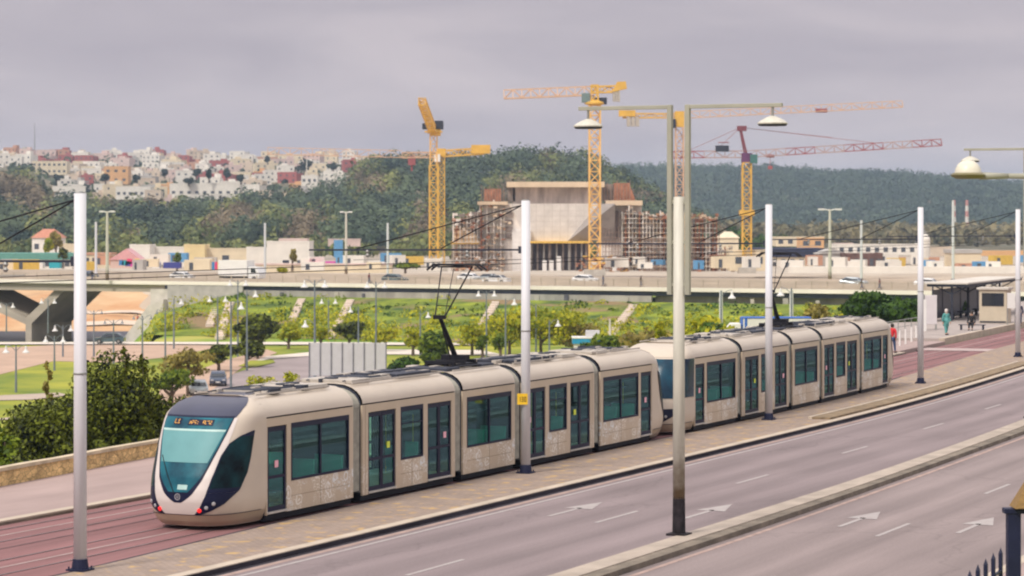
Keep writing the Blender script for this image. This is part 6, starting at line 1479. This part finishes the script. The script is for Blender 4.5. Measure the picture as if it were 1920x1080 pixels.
# ------------------------------------------------------------ hillside town
rp=random.Random(77)
pal=[(B_white,'white',.40),(B_cream,'cream',.2),(B_beige,'beige',.17),(B_pink,'pink',.14),(B_red,'dark red',.05),(B_ter,'terracotta',.035),(B_grey,'grey',.05),(B_org,'ochre',.03)]
def house(u,Y,wm,hm,dp,mi,lab,grp='houses of the hillside town'):
    x=gx(u,Y); z=terr(x,Y)-1.5; m,cn,_=mi; mb=MB(); mb.box(-wm/2,wm/2,0,dp,0,hm)
    mb.box(-wm/2-.1,wm/2+.1,-.1,.25,hm+.01,hm+.7)
    if rp.random()<.6: a=rp.uniform(-wm*.3,wm*.2); mb.box(a,a+wm*.3,dp*.3,dp*.7,hm+.01,hm+rp.uniform(1.8,3))
    nz=max(1,int((hm-1.5)/3.0)); nx=max(1,int(wm/3.6)); mb.mi(1)
    for i in range(nx):
        for j in range(nz):
            if rp.random()<.85:
                c=-wm/2+wm*(i+.5)/nx; zc=1.5+(hm-1.5)*(j+.5)/nz; mb.box(c-rp.uniform(.45,.8),c+rp.uniform(.45,.8),-.05,.1,zc-.6,zc+.7)
    o=mb.build('house',[m,M_win]); o.location=(x,Y,z); o.rotation_euler=(0,0,rp.uniform(-.5,.35)); tag(o,lab,'house',grp)
nh=0; zone=lambda u: 'left end' if u<160 else 'left part' if u<320 else 'middle' if u<480 else 'right part' if u<600 else 'right end'
for r_ in range(-2,12):
    Y=1535+r_*58; u=-30+rp.random()*20
    lim=lerp_tab([(-2,470),(-1,560),(0,660),(3,600),(6,690),(11,700)],r_)
    while u<lim:
        wm=rp.uniform(7,15)*(1 if r_<8 else 1.15); wpx=wm/Y*F
        skip=(r_<5 and u<100+rp.random()*10) or (0<=r_<3 and 455<u<520) or rp.random()<(.55 if r_<0 else .07)
        if not skip and nh<276:
            k=rp.random(); acc=0
            pp=[(a,b,c*(1.9 if (b in('dark red','pink','terracotta') and r_>5) else 1)) for a,b,c in pal]; tot=sum(c for *_,c in pp)
            for mi in pp:
                acc+=mi[2]/tot
                if k<acc: break
            hm=rp.choice((4.5,6.5,8,9.5)) if r_<9 else rp.choice((7,8,10,11)); tall='tall' if hm>7.5 else 'low'
            rowz='at the foot' if r_<3 else 'half way up' if r_<7 else 'near the top' if r_<10 else 'on the skyline'
            house(u+wpx/2,Y+rp.uniform(-18,18),wm,hm,rp.uniform(8,12),mi,'%s %s flat-roofed house %s of the hillside town, %s'%(tall,mi[1],rowz,zone(u))); nh+=1
        u+=wpx*rp.uniform(.95,1.35)
def bigb(lab,u0,u1,vt,vb,Y,m,win): 
    t=bldg(lab,u0,u1,vt,vb+6,Y,m,14,win=win,nm='building')
bigb('long bright white building at the lower edge of the hillside town, widest of all',318,450,345,374,1515,B_white,(9,1)); bigb('white building with a row of dark windows at the foot of the town, left',217,282,351,371,1510,B_white,(6,1)); bigb('white house with dark windows at the lower left of the town',98,160,350,370,1508,B_white,(4,1))
bigb('large cream school block high at the left of the town',60,125,303,322,1800,B_cream,(7,2)); bigb('square ochre block in the left part of the town',195,240,313,340,1640,B_org,(3,2)); bigb('bright white block alone among trees at the right foot of the town',605,645,340,357,1500,B_white,(1,1)); bigb('white three storey house beside a thin mast, right foot of the town',565,595,330,360,1505,B_white,(3,2))
t=tag(MB().tube([(0,0,0),(0,0,22)],[.5,.2],6).build('antenna_mast',M_grey,loc=(gx(65,2150),2150,terr(gx(65,2150),2150)+8)),'thin grey antenna mast on the skyline above the town','antenna')
t=tag(MB().tube([(0,0,0),(0,0,12)],[.4,.25],6).build('antenna_mast',B_white,loc=(gx(575,1560),1560,terr(gx(575,1560),1560)+7)),'thin white mast over the white three storey house','antenna')
# ------------------------------------------------------------ woods on the hills
def wood(name,label,regions,m,size,nq,cr,seed,dens,keep=None):
    r_=np.random.default_rng(seed); Vs=[]
    dirs=r_.normal(size=(nq,3)); 
    for (u0,u1,Y0,Y1) in regions:
        area=(u1-u0)/F*(Y0+Y1)/2*(Y1-Y0); n=int(area/dens)
        for k in range(n):
            Yc=r_.uniform(Y0,Y1); u=r_.uniform(u0,u1)
            if keep and not keep(u,Yc,r_): continue
            x=gx(u,Yc); z=terr(x,Yc); c=cr*(.65+.8*r_.random()); hgt=c*(.9+.5*r_.random())
            d=r_.normal(size=(nq,3)); d/=np.linalg.norm(d,axis=1)[:,None]; d[:,2]=np.abs(d[:,2])*1.1-.25; d[:,1]=-np.abs(d[:,1])*.9+.15
            P=d*np.array([c,c,hgt])*(.75+.35*r_.random(nq))[:,None]+np.array([x,Yc,z+hgt*.75])
            nn=d+r_.normal(size=(nq,3))*.28; nn/=np.linalg.norm(nn,axis=1)[:,None]
            a=np.cross(nn,r_.normal(size=(nq,3))); a/=np.linalg.norm(a,axis=1)[:,None]; b=np.cross(nn,a)
            s=size*(.6+.9*r_.random(nq))[:,None]; a*=s; b*=s*.75
            Vs.append(np.stack([P-a,P-b,P+a,P+b],1).reshape(-1,3))
    if Vs: tag(quads_mesh(name,np.concatenate(Vs),4,m),label,'wood',kind='stuff')
kA=lambda u,Y,r: not(Y>lerp_tab([(60,1500),(110,1385),(450,1385),(560,1440),(660,1480),(690,1700)],u)) 
kmask=lambda lo,hi,off:(lambda u,Y,r: lo< (mnoise.noise(Vector((u*.010+off,Y*.004,off)))+.5+r.normal()*.08) <=hi and kA(u,Y,r))
regA=[(-60,700,1010,1495),(680,1340,1010,1640)]
wood('hillside_wood','dark blue-green wood covering the slope below the town and behind the hall',regA,L_blue,.9,80,5.2,1,80,kmask(-9,.52,0))
wood('hillside_wood','lighter mixed green trees in the wood of the nearer hill',regA,L_far,.9,80,5.0,2,80,kmask(.52,.72,0))
wood('hillside_wood','brownish olive trees in the wood of the nearer hill',regA,leafmat('leaf_far_olive',(.06,.045,.03),(.32,.25,.15),scale=.035,rnd=.16,lo=.38,hi=.78),.9,60,4.4,3,75,kmask(.72,9,0))
wood('far_wood','dense blue-green wood covering the far ridge on the right',[(1090,1960,2330,3230)],L_ridge,1.2,46,5.5,4,88)
wood('treeline','pale olive and brown belt of trees at the foot of the far ridge',[(1330,1990,1250,1800)],leafmat('leaf_belt',(.06,.065,.03),(.30,.25,.13),scale=.02),1.5,32,4.6,5,120,lambda u,Y,r: mnoise.noise(Vector((u*.02,Y*.01,5)))>-.15)
wood('treeline','dark green clumps right of the concrete hall',[(1335,1470,900,1010)],L_rich,1.2,40,3.8,6,90)
wood('town_trees','scattered small trees between the houses of the hillside town',[(0,690,1540,2150)],L_blue,1.2,26,2.6,7,560)
wood('treeline','green scrub between the low buildings and the hill',[(-40,1340,860,1000)],L_far,1.1,34,3.0,8,120)
GT='single trees among the houses of the town'
def ftree(lab,u,vb,vt,wpx,Y,m=L_cyp,seed=0,sh='round'):
    x=gx(u,Y); z=gz(vb,Y); return tree('tree',lab,'tree',x,Y,z,gz(vt,Y)-z,wpx/F*Y,m,GT,nl=260,leaf=1.1,lumps=5,trunk=.6,seed=seed,crownlow=.15,shell=.4)
for i,(u,vb,vt,w_,lab) in enumerate(((27,330,305,14,'pointed dark tree at the far left of the town'),(198,344,322,16,'dark tree before the square ochre block'),(254,342,325,14,'dark round tree right of the square ochre block'),(309,334,316,12,'small dark tree in the middle of the town'),(368,336,313,12,'dark tree over the long bright white building'),(392,342,318,10,'slim brownish tree right of the middle of the town'),(424,340,312,12,'dark tree at the right end of the long white building'),(452,345,325,12,'small dark tree right of the long white building'),(502,308,292,10,'small dark tree on the skyline of the town'),(570,330,290,26,'largest dark tree of the town, behind the thin white mast'),(160,374,345,22,'big dark tree at the lower left, beside the white house'),(354,348,334,16,'dark bush on top of the long bright white building'),(106,340,326,10,'small pale tree at the left of the town'),(625,325,300,18,'dark tree before the dark red houses at the right end'))):
    ftree(lab,u,vb,vt,w_,1512 if vb>340 else 1560+ (345-vb)*8,seed=200+i)
# palms and trees by the low buildings
for i,(u,vb,vt,w_,Y,m,lab) in enumerate(((105,492,430,26,690,L_autumn,'olive yellow tree beside the white villa'),(90,495,445,16,680,L_yel,'yellow green tree before the white villa'),(548,505,468,12,560,L_autumn,'small palm-like tree before the tall white hangar'),(332,506,474,10,600,L_mid,'little tree before the pale grey warehouse'),(760,510,492,46,560,L_mid,'low green bushes left of the twin cranes'),(118,500,462,14,640,L_dark,'dark slim tree behind the nearest white pole'),(530,512,503,14,540,L_yel,'tiny yellow bush on the embankment road'))):
    tree('tree',lab,'tree',gx(u,Y),Y,gz(vb,Y),gz(vt,Y)-gz(vb,Y),w_/F*Y,m,'trees beyond the bridge',nl=420,leaf=.5,lumps=6,trunk=.3,seed=300+i,crownlow=.35)
# ------------------------------------------------------------ people
def skin_mesh(name,joints,edges,m,parent,sub=1):
    me=bpy.data.meshes.new(name); keys=list(joints); me.from_pydata([joints[k][0] for k in keys],[(keys.index(a),keys.index(b)) for a,b in edges],[])
    o=bpy.data.objects.new(name,me); COL.objects.link(o)
    sk=o.modifiers.new('s','SKIN'); sk.use_smooth_shade=True
    if not me.skin_vertices: 
        bpy.context.view_layer.objects.active=o; bpy.ops.mesh.customdata_skin_add()
    for i,k in enumerate(keys):
        r_=joints[k][1]; me.skin_vertices[0].data[i].radius=(r_,r_) if not isinstance(r_,tuple) else r_
        me.skin_vertices[0].data[i].use_root=(i==0)
    su=o.modifiers.new('u','SUBSURF'); su.levels=sub; su.render_levels=sub
    dg=bpy.context.evaluated_depsgraph_get(); nm=bpy.data.meshes.new_from_object(o.evaluated_get(dg)); bpy.data.objects.remove(o); bpy.data.meshes.remove(me)
    nm.name=name; nm.materials.clear(); nm.materials.append(m); 
    for p in nm.polygons: p.use_smooth=True
    r=bpy.data.objects.new(name,nm); COL.objects.link(r); r.parent=parent; return r
SKIN=mat('skin_tan',(.42,.24,.16),.55,var=.06); HAIR=mat('hair_dark',(.02,.014,.01),.6,var=.3)
def person(label,loc,rz,top_m,leg_m,hair_m=HAIR,coat=False,stride=.18,sit=False,scarf=False,h=1.68,group='people at the stop'):
    t=thing('person',label,'person',loc,rz,group); k=h/1.72
    if sit: hip=.50; kn=[(.42,.50),(.42,.50)]; ft=[(.46,.08),(.42,.08)]
    else: hip=.90; kn=[(stride*.55,.49),(-stride*.25,.48)]; ft=[(stride,.07),(-stride,.09)]
    J={}; E=[]
    def j(n,p,r): J[n]=(tuple(c*k for c in p),r*k if not isinstance(r,tuple) else (r[0]*k,r[1]*k))
    j('pel',(0,0,hip),.125); j('abd',(.01,0,hip+.2),.115); j('chest',(.02,0,hip+.40),.135); j('neckb',(.02,0,hip+.55),.07); j('neck',(.03,0,hip+.61),.052); j('skull',(.045,0,hip+.71),.088); j('crown',(.035,0,hip+.80),.062)
    E+=[('pel','abd'),('abd','chest'),('chest','neckb'),('neckb','neck'),('neck','skull'),('skull','crown')]
    for i,s in enumerate((-1,1)):
        a=str(i); sw=(.10 if i else -.08) if not sit else .25
        j('hipj'+a,(0,s*.10,hip-.05),.10); j('kn'+a,(kn[i][0],s*.11,kn[i][1]),.066); j('an'+a,(ft[i][0],s*.11,ft[i][1]+.03),.042); j('toe'+a,(ft[i][0]+.17,s*.125,max(.045,ft[i][1]-.035)),.035)
        j('sh'+a,(.01,s*.185,hip+.49),.062); j('el'+a,(sw*.35-.02,s*.25,hip+.22),.044); j('wr'+a,(sw+.03,s*.25,hip-.02),.030); j('palm'+a,(sw+.05,s*.25,hip-.08),.030)
        E+=[('pel','hipj'+a),('hipj'+a,'kn'+a),('kn'+a,'an'+a),('an'+a,'toe'+a),('neckb','sh'+a),('sh'+a,'el'+a),('el'+a,'wr'+a),('wr'+a,'palm'+a)]
        for f_,(dy,dl) in enumerate(((-.028,.070),(-.010,.085),(.010,.080),(.028,.062))):
            j('f%d%s'%(f_,a),(sw+.055+dy,s*.25,hip-.115),.010); j('g%d%s'%(f_,a),(sw+.06+dy*1.1,s*.242,hip-.11-dl),.008); E+=[('palm'+a,'f%d%s'%(f_,a)),('f%d%s'%(f_,a),'g%d%s'%(f_,a))]
        j('th'+a,(sw+.10,s*.235,hip-.10),.011); j('ti'+a,(sw+.115,s*.23,hip-.14),.009); E+=[('palm'+a,'th'+a),('th'+a,'ti'+a)]
    skin_mesh('body',J,E,SKIN,t)
    sub=lambda ks,gr: ({q_:(J[q_][0],J[q_][1]+gr*k) for q_ in ks})
    up=['pel','abd','chest','neckb','sh0','sh1','el0','el1','wr0','wr1']
    U=sub(up,.022); skin_mesh('coat' if coat else 'jacket',U,[('pel','abd'),('abd','chest'),('chest','neckb'),('neckb','sh0'),('neckb','sh1'),('sh0','el0'),('sh1','el1'),('el0','wr0'),('el1','wr1')],top_m,t)
    Lg=sub(['pel','hipj0','hipj1','kn0','kn1','an0','an1'],.018); skin_mesh('trousers',Lg,[('pel','hipj0'),('pel','hipj1'),('hipj0','kn0'),('hipj1','kn1'),('kn0','an0'),('kn1','an1')],leg_m,t)
    if coat and not sit:
        q=MB(); q.lathe([(.15*k,(hip+.25)*k),(.175*k,(hip+.05)*k),(.20*k,(hip-.3)*k)],(0,0,0),14); q.build('coat_skirt',top_m,t,smooth=True)
    hd=MB(); c=Vector(J['skull'][0]); 
    hd.lathe([(.03,.135),(.075,.12),(.104,.07),(.11,.0),(.10,-.06),(.085,-.12 if scarf else -.075)] [::-1],(c.x-.022,c.y,c.z-.0),14); hd.build('headscarf' if scarf else 'hair',hair_m,t,smooth=True)
    f_=MB(); 
    for s in(-1,1): f_.lathe([(.004,-.012),(.012,0),(.004,.012)],(c.x+.088,s*.032,c.z+.01),8)
    f_.build('eyes',M_black,t)
    f_=MB(); f_.prism([(c.x+.082,c.z+.02),(c.x+.108,c.z-.022),(c.x+.082,c.z-.028)],'y',-.012,.012); f_.build('nose',SKIN,t)
    f_=MB(); f_.box(c.x+.076,c.x+.09,-.024,.024,c.z-.052,c.z-.044); f_.build('mouth',mat('lips',(.3,.1,.08),.5) if 'lips' not in bpy.data.materials else bpy.data.materials['lips'],t)
    for i in(0,1):
        a=Vector(J['an%d'%i][0]); b=Vector(J['toe%d'%i][0]); q=MB(); q.beam((a.x-.05,a.y,b.z-.005),(b.x+.04,b.y,b.z-.005),.085,.075); q.build('shoe',M_black,t,bevel=.02)
    return t
Wm={}
def cl(n,c):
    if n not in Wm: Wm[n]=mat('cloth_'+n,c,.85,var=.1)
    return Wm[n]
def ground_at(u,v,z): Y=F*(CZ-z)/(v-H0); return (gx(u,Y),Y,z)
person('person in a red jacket and blue jeans walking beside the tail of the second tram',ground_at(1673,662,.25),rad(60),cl('red',(.55,.02,.03)),cl('jeans',(.04,.08,.18)))
person('person in a long teal coat and pale headscarf standing on the platform',ground_at(1774,628,.42),rad(-60),cl('teal',(.10,.33,.32)),cl('teal',(.10,.33,.32)),hair_m=cl('pale',(.6,.55,.52)),coat=True,scarf=True,stride=.12)
x,y,z=ground_at(1822,619,.42); 
person('person in black clothes sitting on the shelter bench',(x,y,.42),rad(-110),cl('black',(.015,.015,.02)),cl('black',(.015,.015,.02)),sit=True)
t=thing('bench','dark bench under the shelter beneath the seated person','bench',(x+.05,y+.12,.42),rad(-20)); q=MB(); q.box(-.9,.9,-.22,.22,.34,.38); q.box(-.8,-.7,-.15,.15,0,.34); q.box(.7,.8,-.15,.15,0,.34); q.build('seat',M_dark,t)
person('person in dark clothes standing by the notice board at the right edge',ground_at(1911,611,.42),rad(-100),cl('navy',(.03,.03,.07)),cl('dkjeans',(.03,.05,.12)),stride=.10)
for i,(u,c,lab) in enumerate(((1615,'black','dark figure walking on the bridge right of the thin white mast'),(1648,'maroon','figure in maroon walking on the bridge above the dark green tree'),(1200,'black','dark figure walking on the bridge left of the double lamp'),(172,'black','dark figure on the bridge beside the left double-headed street lamp'),(690,'maroon','figure in maroon on the bridge above the billboard'),(1130,'jeans','figure in blue on the bridge below the tall yellow crane'))):
    X,Yb,_=onb(u,1.0 if i!=4 else 1.1); person('person: '+lab,(X,Yb,DZ),RB+(math.pi if i%2 else 0),cl(c,(.15,.03,.05) if c=='maroon' else (.03,.03,.03)),cl('dkjeans',(.03,.05,.12)),group='walkers on the bridge',stride=.25)
person('person: red-topped figure on the ochre track under the bridge, left of the white abutment',(gx(258,511),511,-12.3),rad(0),cl('red',(.5,.02,.03)),cl('black',(.015,.015,.02)),group='walkers in the park')
# ------------------------------------------------------------ the air
mb=MB(); mb.box(-7000,8500,-350,9500,-13,140)
hz=mb.build('haze',None or mat('haze_air',(1,1,1))); tag(hz,'thin pale haze lying over the whole valley','haze',kind='stuff')
hm=bpy.data.materials['haze_air']; T=hm.node_tree; T.nodes.clear(); o_=nd(T,'ShaderNodeOutputMaterial'); pv=nd(T,'ShaderNodeVolumePrincipled')
pv.inputs['Color'].default_value=(.62,.78,1.0,1); pv.inputs['Density'].default_value=HAZE; pv.inputs['Anisotropy'].default_value=.2
T.links.new(pv.outputs[0],o_.inputs['Volume']); hz.visible_shadow=True
